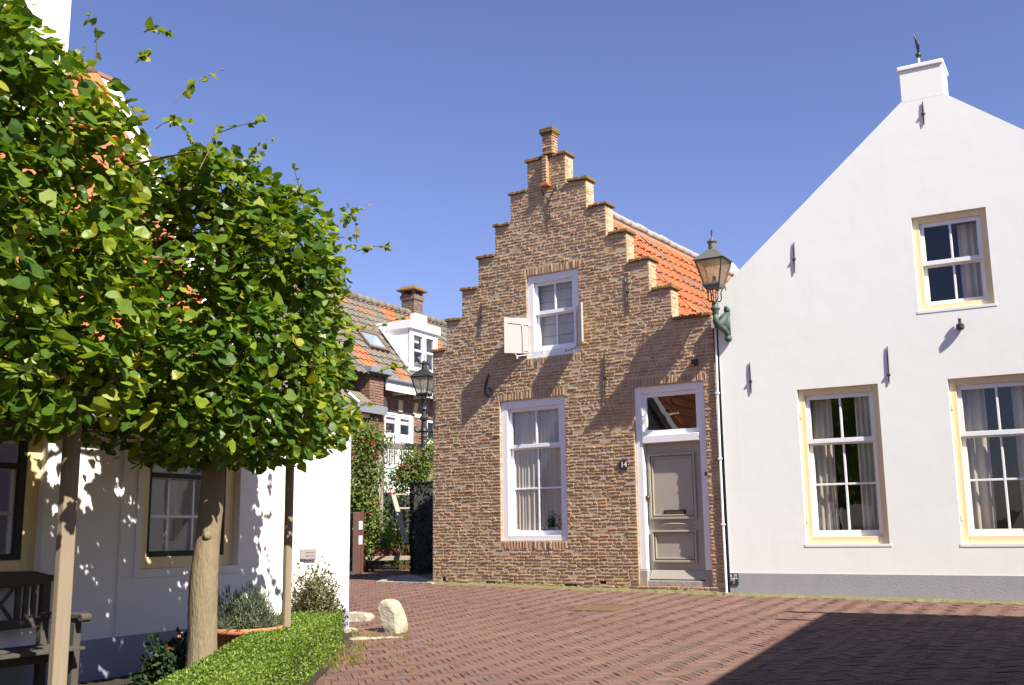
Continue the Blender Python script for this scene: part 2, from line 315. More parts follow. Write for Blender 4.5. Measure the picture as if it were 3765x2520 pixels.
def pantiles(mb, P, na, nb, aw=.215, bh=.29, m=0, rnd=None, amp=.036):
    """tile rows over a roof plane; P(a, b, h) gives the point a along the eave, b up the slope, h above"""
    xs = np.linspace(0, 1, 7); prof = amp*np.array([.55, .95, .9, .35, -.25, -.3, .35])
    for ib in range(nb):
        for ia in range(na):
            a0 = ia*aw; b0 = ib*bh-.03; b1 = (ib+1)*bh+.03; lift = random.uniform(.036, .052); dx = random.gauss(0, .004); t = random.gauss(0, .006)
            lo = [P(a0+x*(aw+.01)+dx, b0+t, p+lift) for x, p in zip(xs, prof)]
            hi = [P(a0+x*(aw+.01)+dx, b1, p+.002) for x, p in zip(xs, prof)]
            un = [P(a0+x*(aw+.01)+dx, b0+t, p+lift-.03) for x, p in zip(xs, prof)]
            r = rnd(ia, ib) if rnd else random.random()
            mb.add(lo+hi+un, [(i, i+1, i+8, i+7) for i in range(6)]+[(i+14, i+15, i+1, i) for i in range(6)], m(ia, ib) if callable(m) else m, r)

# ------------------------------------------------------------------ foliage helpers (vectorised)
def norm(a): return a/(np.linalg.norm(a, axis=-1, keepdims=True)+1e-9)
LEAF = np.array([(0, 0, 0), (0, .38, -.05), (0, .72, -.04), (0, 1.0, .05),
                 (-.30, -.06, .05), (-.47, .30, .09), (-.30, .70, .03),
                 (.30, -.06, .05), (.47, .30, .09), (.30, .70, .03)], float)
LEAFF = np.array([(0, 1, 5, 4), (1, 2, 6, 5), (0, 7, 8, 1), (1, 8, 9, 2)]); LEAFT = np.array([(2, 3, 6), (2, 9, 3)])
def leaf_mesh(P, Nn, T, size, template=LEAF, quads=LEAFF, tris=LEAFT):
    """place leaves at P with normal Nn and tip direction T"""
    n = len(P); Nn = norm(Nn); T = norm(T-Nn*np.sum(T*Nn, 1, keepdims=True)); X = np.cross(T, Nn)
    S = size[:, None, None]
    wob = 1+rng.normal(0, .09, (n, len(template), 1)); cup = rng.uniform(-.5, 2.2, (n, 1, 1))
    t = template[None]*wob
    V = P[:, None]+S*(t[..., :1]*X[:, None]+t[..., 1:2]*T[:, None]+t[..., 2:3]*cup*Nn[:, None])
    k = len(template); base = (np.arange(n)*k)[:, None, None]
    Fs = [tuple(f) for f in (quads[None]+base).reshape(-1, quads.shape[1]).tolist()]
    r0 = np.repeat(np.arange(n), len(quads))
    if tris is not None and len(tris):
        Fs += [tuple(f) for f in (tris[None]+base).reshape(-1, 3).tolist()]; r0 = np.concatenate([r0, np.repeat(np.arange(n), len(tris))])
    return V.reshape(-1, 3), Fs, r0
DIAM = np.array([(0, 0, 0), (-.32, .5, .06), (0, 1, 0), (.32, .5, .06)], float); DIAMF = np.array([(0, 3, 2, 1)])
BLADE = np.array([(-.06, 0, 0), (.06, 0, 0), (.035, .6, .12), (-.035, .6, .12), (0, 1, .32)], float); BLADEF = np.array([(0, 1, 2, 3)]); BLADET = np.array([(3, 2, 4)])
def foliage(name, P, Nn, T, size, rnd, m, parent=None, kind='diam', extra=None, origin=None):
    a = dict(diam=(DIAM, DIAMF, None), leaf=(LEAF, LEAFF, LEAFT), blade=(BLADE, BLADEF, BLADET))[kind]
    V, Fs, idx = leaf_mesh(P, Nn, T, size, *a)
    r = np.asarray(rnd)[idx]; mi = np.zeros(len(Fs), int); mats = [m]
    if extra is not None:
        b = len(V); V = np.concatenate([V, np.array(extra.v)]); Fs = Fs+[tuple(i+b for i in f) for f in extra.f]
        r = np.concatenate([r, extra.r]); mi = np.concatenate([mi, np.ones(len(extra.f), int)]); mats.append(extra.mat)
    return link(name, V, Fs, mats, mi, r, parent, origin=origin)
def lump(P, f=2.1, ph=0): return (np.sin(P[:, 0]*f*1.3+ph)+np.sin(P[:, 1]*f*1.1+1.7+ph)+np.sin(P[:, 2]*f*1.5+.6+ph*2)+np.sin((P[:, 0]+P[:, 2])*f*2.3+ph))/4

# ------------------------------------------------------------------ windows
def sash_bars(F, u0, u1, v0, v1, w, st, top, bot, mus, mvs, mw=.028, d=.045):
    mb = MB(); g = []
    mb.fbox(F, u0, u0+st, v0, v1, w, w-d); mb.fbox(F, u1-st, u1, v0, v1, w, w-d)
    mb.fbox(F, u0+st, u1-st, v0, v0+bot, w-.002, w-d); mb.fbox(F, u0+st, u1-st, v1-top, v1, w-.002, w-d)
    ue = [u0+st]+[u for m in mus for u in (m-mw/2, m+mw/2)]+[u1-st]
    ve = [v0+bot]+[v for m in mvs for v in (m-mw/2, m+mw/2)]+[v1-top]
    for m in mus: mb.fbox(F, m-mw/2, m+mw/2, v0+bot, v1-top, w-.006, w-d)
    for m in mvs:
        for i in range(0, len(ue), 2): mb.fbox(F, ue[i], ue[i+1], m-mw/2, m+mw/2, w-.008, w-d)
    panes = MB()
    for i in range(0, len(ue), 2):
        for k in range(0, len(ve), 2):
            t = [random.gauss(0, .0012) for _ in range(4)]
            panes.add([F.P(u, v, w-.028+q) for (u, v), q in zip(rect(ue[i], ue[i+1], ve[k], ve[k+1]), t)], [(0, 1, 2, 3)])
    return mb, panes
def drape(F, u0, u1, v0, v1, w, m, parent, name='curtain', folds=.085, amp=.022, skew=0, gather=0):
    n = max(10, int((u1-u0)/.012)); rows = 9; V = []; ph = random.random()*6
    for k in range(rows):
        t = k/(rows-1); v = v0+(v1-v0)*t
        for i in range(n):
            s = i/(n-1); u = u0+(u1-u0)*s+skew*(1-t)*(s-.5)+gather*math.sin(PI*t)*(s if gather < 0 else -(1-s))
            x = u+.03*math.sin(u*13+ph)
            V.append(F.P(u, v, w+amp*(math.sin(x/folds*2*PI+ph)+.4*math.sin(x/folds*4.7+ph*2))*(1-.25*t)))
    Fc = [(k*n+i, k*n+i+1, (k+1)*n+i+1, (k+1)*n+i) for k in range(rows-1) for i in range(n-1)]
    return link(name, V, Fc, m, parent=parent, smooth=True)
def window(F, house, r, fw, fwb, w, split, mus, mv_up, mv_lo, fm, sm, st=.05, sill=None, sw=.05, mrail=.06, botrail=.075, up_open=None, label=None):
    """a sash window; r = outer frame, split = height of the meeting rail"""
    u0, u1, v0, v1 = r
    mb = MB(); d = .13
    mb.fbox(F, u0, u0+fw, v0, v1, w, w-d); mb.fbox(F, u1-fw, u1, v0, v1, w, w-d)
    mb.fbox(F, u0+fw, u1-fw, v1-fw, v1, w-.002, w-d); mb.fbox(F, u0+fw, u1-fw, v0, v0+fwb, w+.002, w-d)
    wi = mb.build('window', fm, house, bevel=.006)
    if label: wi['label'] = label
    a0, a1, b0, b1 = u0+fw, u1-fw, v0+fwb, v1-fw
    s1, p1 = sash_bars(F, a0, a1, split-mrail*.4, b1, w-sw, st, st*1.05, mrail, mus, mv_up)
    s2, p2 = sash_bars(F, a0, a1, b0, split-mrail*.15, w-sw-.047, st, mrail*.6, botrail, mus, mv_lo)
    s1.build('sash', sm, wi, bevel=.004); s2.build('sash', sm, wi, bevel=.004)
    p1.build('pane', M['glass'], wi); p2.build('pane', M['glass'], wi)
    return wi
def shell(house, F, u0, u1, vbase, w0, depth, ve, ridge_u, vr, name='side_wall', m=None, nback=None, floors=(3.98,)):
    """side and back walls behind a facade, so rooms are dark and closed"""
    nb = -F.n if nback is None else nback
    Q = lambda u, v, t: F.P(u, v, w0)+nb*t
    mb = MB(); th = .25
    for ua, ub in ((u0, u0+th), (u1-th, u1)):
        mb.hexa([Q(ua, vbase, 0), Q(ub, vbase, 0), Q(ub, vbase, depth), Q(ua, vbase, depth), Q(ua, ve, 0), Q(ub, ve, 0), Q(ub, ve, depth), Q(ua, ve, depth)])
    a = [Q(u0+th, vbase, depth-th), Q(u1-th, vbase, depth-th), Q(u1-th, ve+.27, depth-th), Q(ridge_u, vr, depth-th), Q(u0+th, ve+.27, depth-th)]
    b = [p+nb*th for p in a]
    mb.add(a+b, [(0, 1, 2, 3, 4), (9, 8, 7, 6, 5)]+[(i, (i+1) % 5, 5+(i+1) % 5, 5+i) for i in range(5)])
    sw_ = mb.build(name, m or M['plaster'], house); q = MB()
    for vv in floors: q.hexa([Q(u0+th, vv-.1, .02), Q(u1-th, vv-.1, .02), Q(u1-th, vv-.1, depth-th), Q(u0+th, vv-.1, depth-th), Q(u0+th, vv, .02), Q(u1-th, vv, .02), Q(u1-th, vv, depth-th), Q(u0+th, vv, depth-th)])
    q.build('attic_floor', M['interior'], house); return sw_  # slab added inside the house to darken the rooms

# ================================================================== brick step-gable house
UB = 5.19
hB = thing('step_gable_house', B.P(2.6, .7), 'narrow old brick house with stepped gable, tall sash window and grey door', 'house')
# stepped outline
lu = [0, .305, .638, .987, 1.343, 1.666, 2.012]; ru = [2.758, 3.137, 3.477, 3.831, 4.198, 4.551, UB]
tv = [4.745, 5.25, 5.745, 6.25, 6.755, 7.255, 7.765]; CT = .052
tv = [t-CT for t in tv]
outl = [(0, .45), (UB, .45)]
for i in range(7):
    k = 6-i; 
for i in range(7):                                   # up the right side
    outl += [(ru[6-i], tv[i])]+([(ru[5-i], tv[i])] if i < 6 else [])
for i in range(6, -1, -1):                           # down the left side
    outl += [(lu[i], tv[i])]+([(lu[i], tv[i-1])] if i > 0 else [])
WL = (1.395, 2.645, 1.468, 3.722); WU = (1.955, 2.945, 4.378, 5.755); DO = (3.852, 5.005, .80, 3.745)
S = lambda x, y: (x/K, y/K)
vents = []
for (x0, y0, x1, y1, k) in ((1624, 2120, 1638, 2138, 0), (1785, 2137, 1819, 2151, 4), (2074, 2148, 2120, 2171, 6), (2206, 2137, 2228, 2148, 0)):
    a = B.uv(*S(x0, y1)); b = B.uv(*S(x1, y0)); vents.append((a[0], b[0], a[1], b[1], k))
holes = [WL, WU, DO]+[v[:4] for v in vents]
mb = slab(B, outl, [rect(*h) for h in holes], -.0062, -.25, 1)
def inside(v):                                        # facade interval at height v
    for i in range(7):
        if v < tv[i]-1e-6: return lu[i], ru[6-i]
    return None
sold = [(WL[0]-.06, WL[1]+.06, WL[3]+.004, WL[3]+.135), (WU[0]-.06, WU[1]+.06, WU[3]+.004, WU[3]+.135), (DO[0]-.06, DO[1]+.05, DO[3]+.004, DO[3]+.125),
        (WL[0]+.0, WL[1]-.0, WL[2]-.125, WL[2]-.006), (WU[0]-.02, WU[1]+.02, WU[2]-.12, WU[2]-.006)]
ch = .0497; v = .52; row = 0
stops = sorted(tv)
while v < tv[-1]-.01:
    v1 = v+ch-.0145
    for t in tv:
        if v < t < v1+.02: v1 = t; break
    iv = inside(v+.01)
    if iv is None: break
    segs = [list(iv)]
    for (a, b, c, d) in [h for h in holes]+sold:
        if c < (v+v1)/2 < d:
            ns = []
            for s0, s1 in segs:
                if b <= s0 or a >= s1: ns.append([s0, s1]); continue
                if a > s0: ns.append([s0, a-(.012 if (a, b, c, d) in sold else 0)])
                if b < s1: ns.append([b+(.012 if (a, b, c, d) in sold else 0), s1])
            segs = ns
    bl = .03 if v < .82 else 0
    for s0, s1 in segs:
        if s1-s0 > .03: brick_run(mb, B, s0, s1, v, v1, 0, phase=row)
    row += 1; v += ch if v1 != t or abs(v1-t) > 1e-6 else (v1-v)+.0145
for s_ in sold: soldier(mb, B, *s_)
# brick sides of the steps, seen obliquely
class Side(Face):
    def __init__(s, u): s.o = B.P(u, 0, -.02); s.ud = -B.n; s.n = B.ud
for i in range(7):
    if i < 6: brick_patch(mb, Side(ru[5-i]), .0, .24, tv[i]+CT, tv[i+1])
# the narrow pilaster and the pinnacle above the gable
p0 = B.uv(*c7(805, 300)); 
class Front(Face):
    def __init__(s, w): s.o = B.P(0, 0, w); s.ud = B.ud; s.n = B.n
brick_patch(mb, Front(.09), 2.355, 2.445, 7.25, tv[6]+.01, back=.09)
mb.fbox(B, 2.36, 2.44, 7.25, tv[6], .08, -.01, 1)
mb.fbox(B, 2.36, 2.545, tv[6]+CT, 8.12, .05, -.12, 1)
brick_patch(mb, Front(.06), 2.352, 2.55, tv[6]+CT, 8.12, back=.04)
class Side2(Face):
    def __init__(s): s.o = B.P(2.555, 0, .06); s.ud = -B.n; s.n = B.ud
brick_patch(mb, Side2(), .0, .18, tv[6]+CT, 8.12, back=.03)
for i_, f_ in enumerate(mb.f):                        # patched orange courses at window-sill height, grey damp bricks near the ground
    if mb.m[i_] == 0:
        z_ = mb.v[f_[0]][2]; x_ = mb.v[f_[0]][0]; k_ = z_+.12*math.sin(x_*2.3)+.08*math.sin(x_*5.1)
        if k_ < 1.12: mb.r[i_] = mb.r[i_]*.42
        elif 1.45 < k_ < 2.05: mb.r[i_] = .35+.55*mb.r[i_]
mb.build('wall', [M['brick'], M['mortar']], hB)
def coping(u0, u1, v, over0, over1):
    cb = MB(); n = max(2, round((u1-u0)/.12)); s = (u1-u0)/n
    for i in range(n):
        a = u0+i*s-(over0 if i == 0 else 0); b = u0+(i+1)*s+(over1 if i == n-1 else -.006)
        dz = random.gauss(0, .005); fr = .032+random.gauss(0, .006)
        cb.hexa([B.P(a, v+dz, fr), B.P(b, v+dz, fr), B.P(b, v+dz, -.29), B.P(a, v+dz, -.29),
                 B.P(a+.006, v+CT+dz+random.gauss(0, .004), fr-.008), B.P(b-.006, v+CT+dz+random.gauss(0, .004), fr-.008), B.P(b-.006, v+CT+dz, -.28), B.P(a+.006, v+CT+dz, -.28)])
    cb.build('coping', M['coping'], hB, bevel=.008)
for i in range(7):
    if i < 6:
        coping(lu[i], lu[i+1]-.015, tv[i], .036, 0); coping(ru[5-i]+.03, ru[6-i], tv[i], 0, .036 if i else -.01)
coping(lu[6], ru[0], tv[6], .036, .036)
cb = MB(); cb.fbox(B, 2.322, 2.582, 8.12, 8.205, .10, -.16, 0); cb.fbox(B, 2.335, 2.57, 8.09, 8.119, .08, -.14, 0); cb.build('coping', M['coping'], hB, bevel=.01)
cb = MB(); cb.fbox(B, 2.325, 2.475, 7.205, 7.249, .115, -.01); cb.build('corbel', M['tile'], hB, bevel=.006)
# roof, tiled on the street-lamp side
ur, vr_, er = 2.40, 7.26, 5.08
sl = 1.43; eL = math.hypot(1, sl); DEP = 7.75
def PR(a, b, h): u = er-b/eL; v = vr_-sl*(er-ur)+b*sl/eL; nu, nv = sl/eL, 1/eL; return B.P(u+nu*h, v+nv*h, -.26-a)
Lsl = (er-ur)*eL
rm = MB()
pantiles(rm, PR, int(DEP/.225), int(Lsl/.295), .225, .295, rnd=lambda i, j: (random.uniform(0, .68) if random.random() < .84 else random.uniform(.75, 1)))
rm.add([B.P(er, vr_-sl*(er-ur), -.26), B.P(er, vr_-sl*(er-ur), -.26-DEP), B.P(ur, vr_, -.26-DEP), B.P(ur, vr_, -.26)], [(0, 1, 2, 3)], 0, .9)
rm.add([B.P(.1, vr_-sl*2.3, -.26), B.P(ur, vr_-.01, -.26), B.P(ur, vr_-.01, -.26-DEP), B.P(.1, vr_-sl*2.3, -.26-DEP)], [(0, 1, 2, 3)], 0, .3)
roofB = rm.build('roof', M['tile'], hB)
rm = MB(); n = int(DEP/.33)
for i in range(n):
    a = .26+i*.33; z = random.gauss(0, .006)
    rm.tube([B.P(ur, vr_+.015+z, -a+.02), B.P(ur, vr_+.01+z, -a-.34)], [.085, .075], 10)
rm.build('ridge', M['stone'], roofB, smooth=True)
rm = MB(); rm.obox(B.P(ur+.25, vr_-.16, -.26-DEP+.1), B.ud*.32+np.array([0, 0, -.32*sl]), B.n*.14, np.array([.0, 0, .11])); rm.build('verge', M['white'], roofB, bevel=.02)
shell(hB, B, .0, 5.13, .3, -.26, DEP, 3.4, 2.4, 7.22)
# windows
muL = [(WL[0]+WL[1])/2]
def vfrac(q, f): return q[3]-(q[3]-q[2])*f
w1 = window(B, hB, WL, .125, .085, -.045, vfrac(WL, .335), [2.035], [], [vfrac(WL, .634)], M['white'], M['white'], st=.055, sw=.055)
drape(B, 1.50, 2.05, 1.58, 3.62, -.19, M['net'], w1, folds=.075, amp=.016); drape(B, 1.98, 2.56, 1.58, 3.62, -.20, M['net'], w1, folds=.095, skew=-.16)
w2 = window(B, hB, WU, .12, .12, -.04, vfrac(WU, .46), [2.45], [], [], M['white'], M['white'], st=.05, sw=.05, botrail=.085)
bl = MB()
for k in range(6): bl.fbox(B, 2.09, 2.81, 4.56+k*.19, 4.56+k*.19+.183, -.22+.006*(k % 2), -.225+.006*(k % 2))
bl.build('blind', M['blind'], w2)
q = MB(); q.fbox(B, 1.57, 1.64, 1.60, 1.65, -.165, -.168); q.build('card', M['sticker'], w1)
pp = B.P(2.30, 1.56, -.26); wp = thing('potted_plant', pp, 'dark potted plant standing inside the tall window of the brick house', 'plant')
q = MB(); q.lathe(pp, [(.05, 0), (.065, .09), (.07, .10)], 12); q.build('pot', M['terracotta'], wp)
# threshold, door, frame
fd = MB(); D0, D1, Dv0, Dv1 = DO; fd.fbox(B, D0, D0+.115, 1.035, Dv1, -.045, -.2); fd.fbox(B, D1-.115, D1, 1.035, Dv1, -.045, -.2)
fd.fbox(B, D0+.115, D1-.115, Dv1-.105, Dv1, -.047, -.2); fd.fbox(B, D0+.115, D1-.115, 2.885, 3.0, -.03, -.2)
fr = fd.build('door_frame', M['white'], hB, bevel=.008)
fd = MB(); fd.fbox(B, D0-.004, D0+.125, .80, 1.033, -.036, -.2); fd.fbox(B, D1-.125, D1+.004, .80, 1.033, -.036, -.2); fd.fbox(B, D0+.125, D1-.125, .80, .885, -.05, -.3); fd.build('stone_step', M['stone'], hB, bevel=.012)
s1, p1 = sash_bars(B, D0+.115, D1-.115, 3.0, Dv1-.105, -.095, .06, .06, .075, [], [])
fl = s1.build('fanlight', M['white'], hB, bevel=.005); p1 = MB(); p1.add([B.P(D0+.17, 3.07, -.104), B.P(D1-.17, 3.07, -.158), B.P(D1-.17, Dv1-.16, -.158), B.P(D0+.17, Dv1-.16, -.104)], [(0, 1, 2, 3)]); p1.build('pane', M['glass'], fl)
W_D = -.15
dr = MB(); dr.fbox(B, D0+.117, D1-.117, .89, 2.883, W_D, W_D-.05)
door = dr.build('door', M['door'], hB)
def dq(x, y, w=W_D): return B.uv((2250+x/1.742)/K, (1350+y/1.742)/K, w)
def panel(x0, y0, x1, y1):
    a = dq(x0, y1); b = dq(x1, y0); u0, v0, u1, v1 = a[0], a[1], b[0], b[1]; q = MB()
    for o, t, h in ((0, .034, .042), (.048, .022, .026)):
        q.fbox(B, u0+o, u0+o+t, v0+o, v1-o, W_D+h, W_D+.001); q.fbox(B, u1-o-t, u1-o, v0+o, v1-o, W_D+h, W_D+.001)
        q.fbox(B, u0+o+t, u1-o-t, v0+o, v0+o+t, W_D+h+.002, W_D+.001); q.fbox(B, u0+o+t, u1-o-t, v1-o-t, v1-o, W_D+h+.002, W_D+.001)
    q.build('panel', M['door'], door, bevel=.006)
panel(250, 543, 532, 978); panel(266, 1042, 545, 1252)
a = dq(288, 1016); b = dq(528, 990); q = MB(); n = 14; V = []
for i in range(n+1):
    t = i/n; u = a[0]+(b[0]-a[0])*t; h = .045*math.sin(PI*t)**.8; V += [B.P(u, a[1]-.004-h*.6, W_D+.012), B.P(u, a[1]+h*.6, W_D+.03*math.sin(PI*t)+.012), B.P(u, a[1]+h+.006, W_D+.004)]
q.add(V, [(3*i+k, 3*i+3+k, 3*i+4+k, 3*i+1+k) for i in range(n) for k in (0, 1)]); q.build('moulding', M['door'], door)
q = MB(); a0, a1 = D0+.125, D1-.125
q.hexa([B.P(a0, .90, W_D+.07), B.P(a1, .90, W_D+.07), B.P(a1, .90, W_D), B.P(a0, .90, W_D), B.P(a0+.02, 1.03, W_D+.015), B.P(a1-.02, 1.03, W_D+.015), B.P(a1-.02, 1.04, W_D), B.P(a0+.02, 1.04, W_D)]); q.build('weather_bar', M['door'], door, bevel=.005)
a = dq(336, 950); b = dq(474, 913); q = MB(); u0, v0, u1, v1 = a[0], a[1], b[0], b[1]
q.fbox(B, u0, u1, v0, v1, W_D+.014, W_D); q.build('letter_slot', M['iron'], door, bevel=.005)
sl_ = MB(); sl_.fbox(B, u0+.035, u1-.03, v0+.016, v1-.024, W_D+.022, W_D+.014); sl_.build('flap', M['brass'], door, bevel=.003)
a = dq(240, 836); q = MB(); q.lathe(B.P(a[0], a[1], W_D), [(.034, 0), (.03, .01), (.012, .018), (.011, .045), (.03, .055), (.036, .07), (.03, .084), (.008, .09)], 16, axis=B.n); q.build('handle', M['brass'], door, smooth=True)
a = dq(230, 884); q = MB(); q.lathe(B.P(a[0], a[1], W_D), [(.018, 0), (.017, .008), (.004, .01)], 12, axis=B.n); q.build('lock', M['brass'], door)
a = dq(601, 684, -.04); q = MB(); q.lathe(B.P(a[0], a[1], -.045), [(.028, 0), (.026, .012), (.012, .02), (.010, .028)], 12, axis=B.n); q.build('doorbell', M['brass'], fr)
# hall behind the fanlight is the closed house shell
# shutters on the lower half of the attic window
def shutter(hinge_u, d, wid, v0, v1, flip):
    h = B.P(hinge_u, 0, .0); d = np.array(d, float); d /= np.linalg.norm(d); nn = np.cross(d, [0, 0, 1.])
    P = lambda a, v, t: h+d*a+nn*t+np.array([0, 0, v]); q = MB()
    q.hexa([P(0, v0, -.016), P(wid, v0, -.016), P(wid, v0, .016), P(0, v0, .016), P(0, v1, -.016), P(wid, v1, -.016), P(wid, v1, .016), P(0, v1, .016)])
    sh = q.build('shutter', M['shutter'], hB, bevel=.005)
    q = MB(); s = 1 if flip else -1
    for t in ((s*.016, s*.0175),):   # routed joint line of the panel with its curved corner
        pts = [(wid*.86, v1-.10), (wid*.70, v1-.10), (wid*.30, v1-.115), (wid*.27, v1-.15), (wid*.25, v1-.35), (wid*.25, v1-.66)]
        q.tube([P(a, v, t[0]) for a, v in pts], .006, 6)
    q.build('panel_groove', M['iron'], sh)
    for v in (v0+.06, v1-.1): q = MB(); q.bar(P(-.03, v, s*.02), P(wid*.16, v, s*.02), .016, .008, (0, 0, 1)); q.tube([P(-.005, v-.03, s*.02), P(-.005, v+.03, s*.02)], .014, 8); q.build('hinge', M['white'], sh)
    return P, sh
SV0, SV1 = 4.46, 5.05
P1, sh1 = shutter(1.975, (-.965, -.20, 0), .40, SV0, SV1, False)
P2, sh2 = shutter(2.905, (.145, -.99, 0), .40, SV0+.02, SV1+.06, True)
q = MB(); q.tube([P1(.22, SV0-.01, .0), P1(.19, SV0-.05, -.03), B.P(2.05, 4.44, .02)], .007, 6); q.tube([P1(.19, SV0-.05, -.03), P1(.19, SV0-.09, -.03)], .014, 6); q.build('stay_bar', M['white'], sh1); q = MB(); q.tube([B.P(2.25, 4.44, .0), B.P(2.25, 4.44, .03), B.P(2.31, 4.46, .05), B.P(2.31, 4.41, .05)], .008, 6); q.build('stay_hook', M['white'], w2)
q = MB(); q.tube([B.P(2.88, 4.47, -.02), B.P(2.74, 4.42, .05), B.P(2.70, 4.41, .04), B.P(2.72, 4.46, .03)], .005, 6); q.build('stay_bar', M['iron'], sh2)
# wall anchors
def anchor(F, pts, parent, w=.014, boss=None, rad=.011, m=None):
    q = MB(); k = len(pts); dist = [math.dist(pts[i], pts[i+1]) for i in range(k-1)]
    q.tube([F.P(u, v, w) for u, v in pts], [rad*(.62 if i in (0, k-1) else 1) for i in range(k)], 6)
    if boss: q.ball(F.P(boss[0], boss[1], w), .026); q.tube([F.P(boss[0], boss[1], w), F.P(boss[0], boss[1], -.02)], .014, 6)
    return q.build('wall_anchor', m or M['iron'], parent)
def seg(F, a, b, n=5): return [tuple(np.array(a)+(np.array(b)-np.array(a))*i/(n-1)) for i in range(n)]
for (xa, ya, xb, yb, t, cv) in ((1360, 1030, 1372, 1290, .48, c7), (390, 1232, 380, 1432, .45, c7)):
    a = B.uv(*cv(xa, ya)); b = B.uv(*cv(xb, yb)); anchor(B, seg(B, a, b), hB, boss=(a[0]+(b[0]-a[0])*t, a[1]+(b[1]-a[1])*t))
a = B.uv(*S(2223, 1304)); b = B.uv(*S(2226, 1489)); anchor(B, seg(B, a, b), hB, boss=(a[0], a[1]+(b[1]-a[1])*.45))
a, b, c, d = [B.uv(*c7(*p)) for p in ((790, 470), (838, 545), (852, 715), (888, 448))]
anchor(B, [a, (a[0]+.03, a[1]-.09), b, ((b[0]+c[0])/2, (b[1]+c[1])/2), c], hB, boss=b, w=.02); anchor(B, [b, ((b[0]+d[0])/2, (b[1]+d[1])/2), d], hB, w=.026)
e = lambda x, y: B.uv((1700+x/6.27)/K, (1250+y/6.27)/K)
anchor(B, [e(622, 782), e(575, 950), e(545, 1080), e(530, 1170), e(545, 1250), e(600, 1310), e(660, 1290), e(690, 1210), e(660, 1140), e(610, 1120)], hB, rad=.016, w=.02)
a = B.uv(*S(1597, 1400)); b = B.uv(*S(1609, 1551)); anchor(B, [a, ((a[0]+b[0])/2+.03, (a[1]+b[1])/2), b], hB, w=.018, m=M['rust'], boss=((a[0]+b[0])/2-.02, (a[1]+b[1])/2))
e = lambda x, y: B.uv((2500+x/7.84)/K, (1250+y/7.84)/K)
a = e(440, 640); q = MB(); q.obox(B.P(a[0], a[1], .03), B.ud*.04, B.n*.03, np.array([0, 0, .035])); q.tube([B.P(*e(430, 690), .02), B.P(*e(480, 720), .10), B.P(*e(530, 760), .10), B.P(*e(560, 720), .05)], .012, 6); q.build('iron_hook', M['iron'], hB)
# cellar vents
for (u0, u1, v0, v1, k) in vents:
    q = MB(); q.fbox(B, u0-.03, u1+.03, v0-.03, v1+.03, -.22, -.24, 0)
    vt = q.build('cellar_vent', M['tar'], hB)  # black backing sheet: the shade inside the opening is put into its colour
    if k:
        q = MB()
        for i in range(k+1): q.fbox(B, u0+(u1-u0)*i/k-.008, u0+(u1-u0)*i/k+.008, v0-.01, v1, -.01, -.03)
        q.build('grate', M['rust'], vt)
# house number
def text_on(F, txt, u, v, w, size, m, name, parent=None, align='CENTER', sx=1.0, tilt=0):
    cu = bpy.data.curves.new(name, 'FONT'); cu.body = txt; cu.size = size; cu.align_x = align; cu.align_y = 'CENTER'; cu.extrude = .0015; cu.offset = size*.012
    tmp = bpy.data.objects.new('tmp', cu); COL.objects.link(tmp); bpy.context.view_layer.update()
    me = bpy.data.meshes.new_from_object(tmp.evaluated_get(bpy.context.evaluated_depsgraph_get())); V = np.array([q.co[:] for q in me.vertices]); Fc = [tuple(p.vertices) for p in me.polygons]
    bpy.data.objects.remove(tmp); c, s = math.cos(tilt), math.sin(tilt)
    W = [F.P(u+(x*c-y*s)*sx, v+x*s+y*c, w+z) for x, y, z in V]
    return link(name, W, Fc, m, parent=parent)
e = lambda x, y: B.uv((2240+x/23.43)/K, (1680+y/23.43)/K)
c = e(1230, 720); q = MB(); n = 16; V = []
for wv in (.004, .016): 
    for i in range(n):
        t = 2*PI*i/n; cs, sn = math.cos(t), math.sin(t); V.append(B.P(c[0]+.082*math.copysign(abs(cs)**.8, cs), c[1]+.075*math.copysign(abs(sn)**.7, sn), wv))
q.add(V, [tuple(range(n, 2*n)), tuple(range(n))[::-1]]+[(i, (i+1) % n, n+(i+1) % n, n+i) for i in range(n)])
np_ = thing('number_plate', B.P(c[0], c[1]-.08, .01), 'small dark enamel plate with white number 14 beside the grey door', 'house number')
q.build('plate', M['enamel'], np_, bevel=.003); text_on(B, '14', c[0]+.012, c[1]+.004, .0175, .115, M['whiteink'], 'numeral', np_, sx=.95)
a = B.uv((2340+960/7.127)/K, (1420+712/7.127)/K, -.12); text_on(B, 'Poppenhoek', a[0], a[1], -.1215, .056, M['creamink'], 'lettering', fl, sx=.72)

# ================================================================== white gable house
hR = thing('white_gable_house', R.P(3, .65), 'large white plastered house with steep gable, chimney block and cream sash windows', 'house')
OW1 = (1.122, 2.205, 1.392, 3.498); OW2 = (3.078, 4.165, 1.383, 3.488); OU = (2.800, 3.722, 4.418, 5.706)
out = [(.035, .3), (6.3, .3), (6.3, 5.06), (3.36, 7.355), (2.795, 7.36), (.035, 5.0)]
mb = slab(R, out, [rect(*OW1), rect(*OW2), rect(*OU)], 0, -.32, 0)
for o in (OW1, OW2, OU): mb.fbox(R, o[0]-.02, o[1]+.03, o[2]-.035, o[2]-.001, .006, -.06, 0)
wallR = mb.build('wall', M['plaster'], hR)
q = MB(); q.add([R.P(.033, .3, .012), R.P(6.3, .3, .012), R.P(6.3, .985, .012), R.P(.033, 1.003, .012), R.P(.033, .3, -.01), R.P(6.3, .3, -.01), R.P(6.3, .985, .002), R.P(.033, 1.003, .002)], [(0, 1, 2, 3), (3, 2, 6, 7), (0, 3, 7, 4)]); q.build('plinth', M['plinth'], hR)
q = MB(); q.fbox(R, 2.795, 3.355, 7.34, 7.80, .001, -.5); chR = q.build('chimney', M['plaster'], hR, bevel=.012)
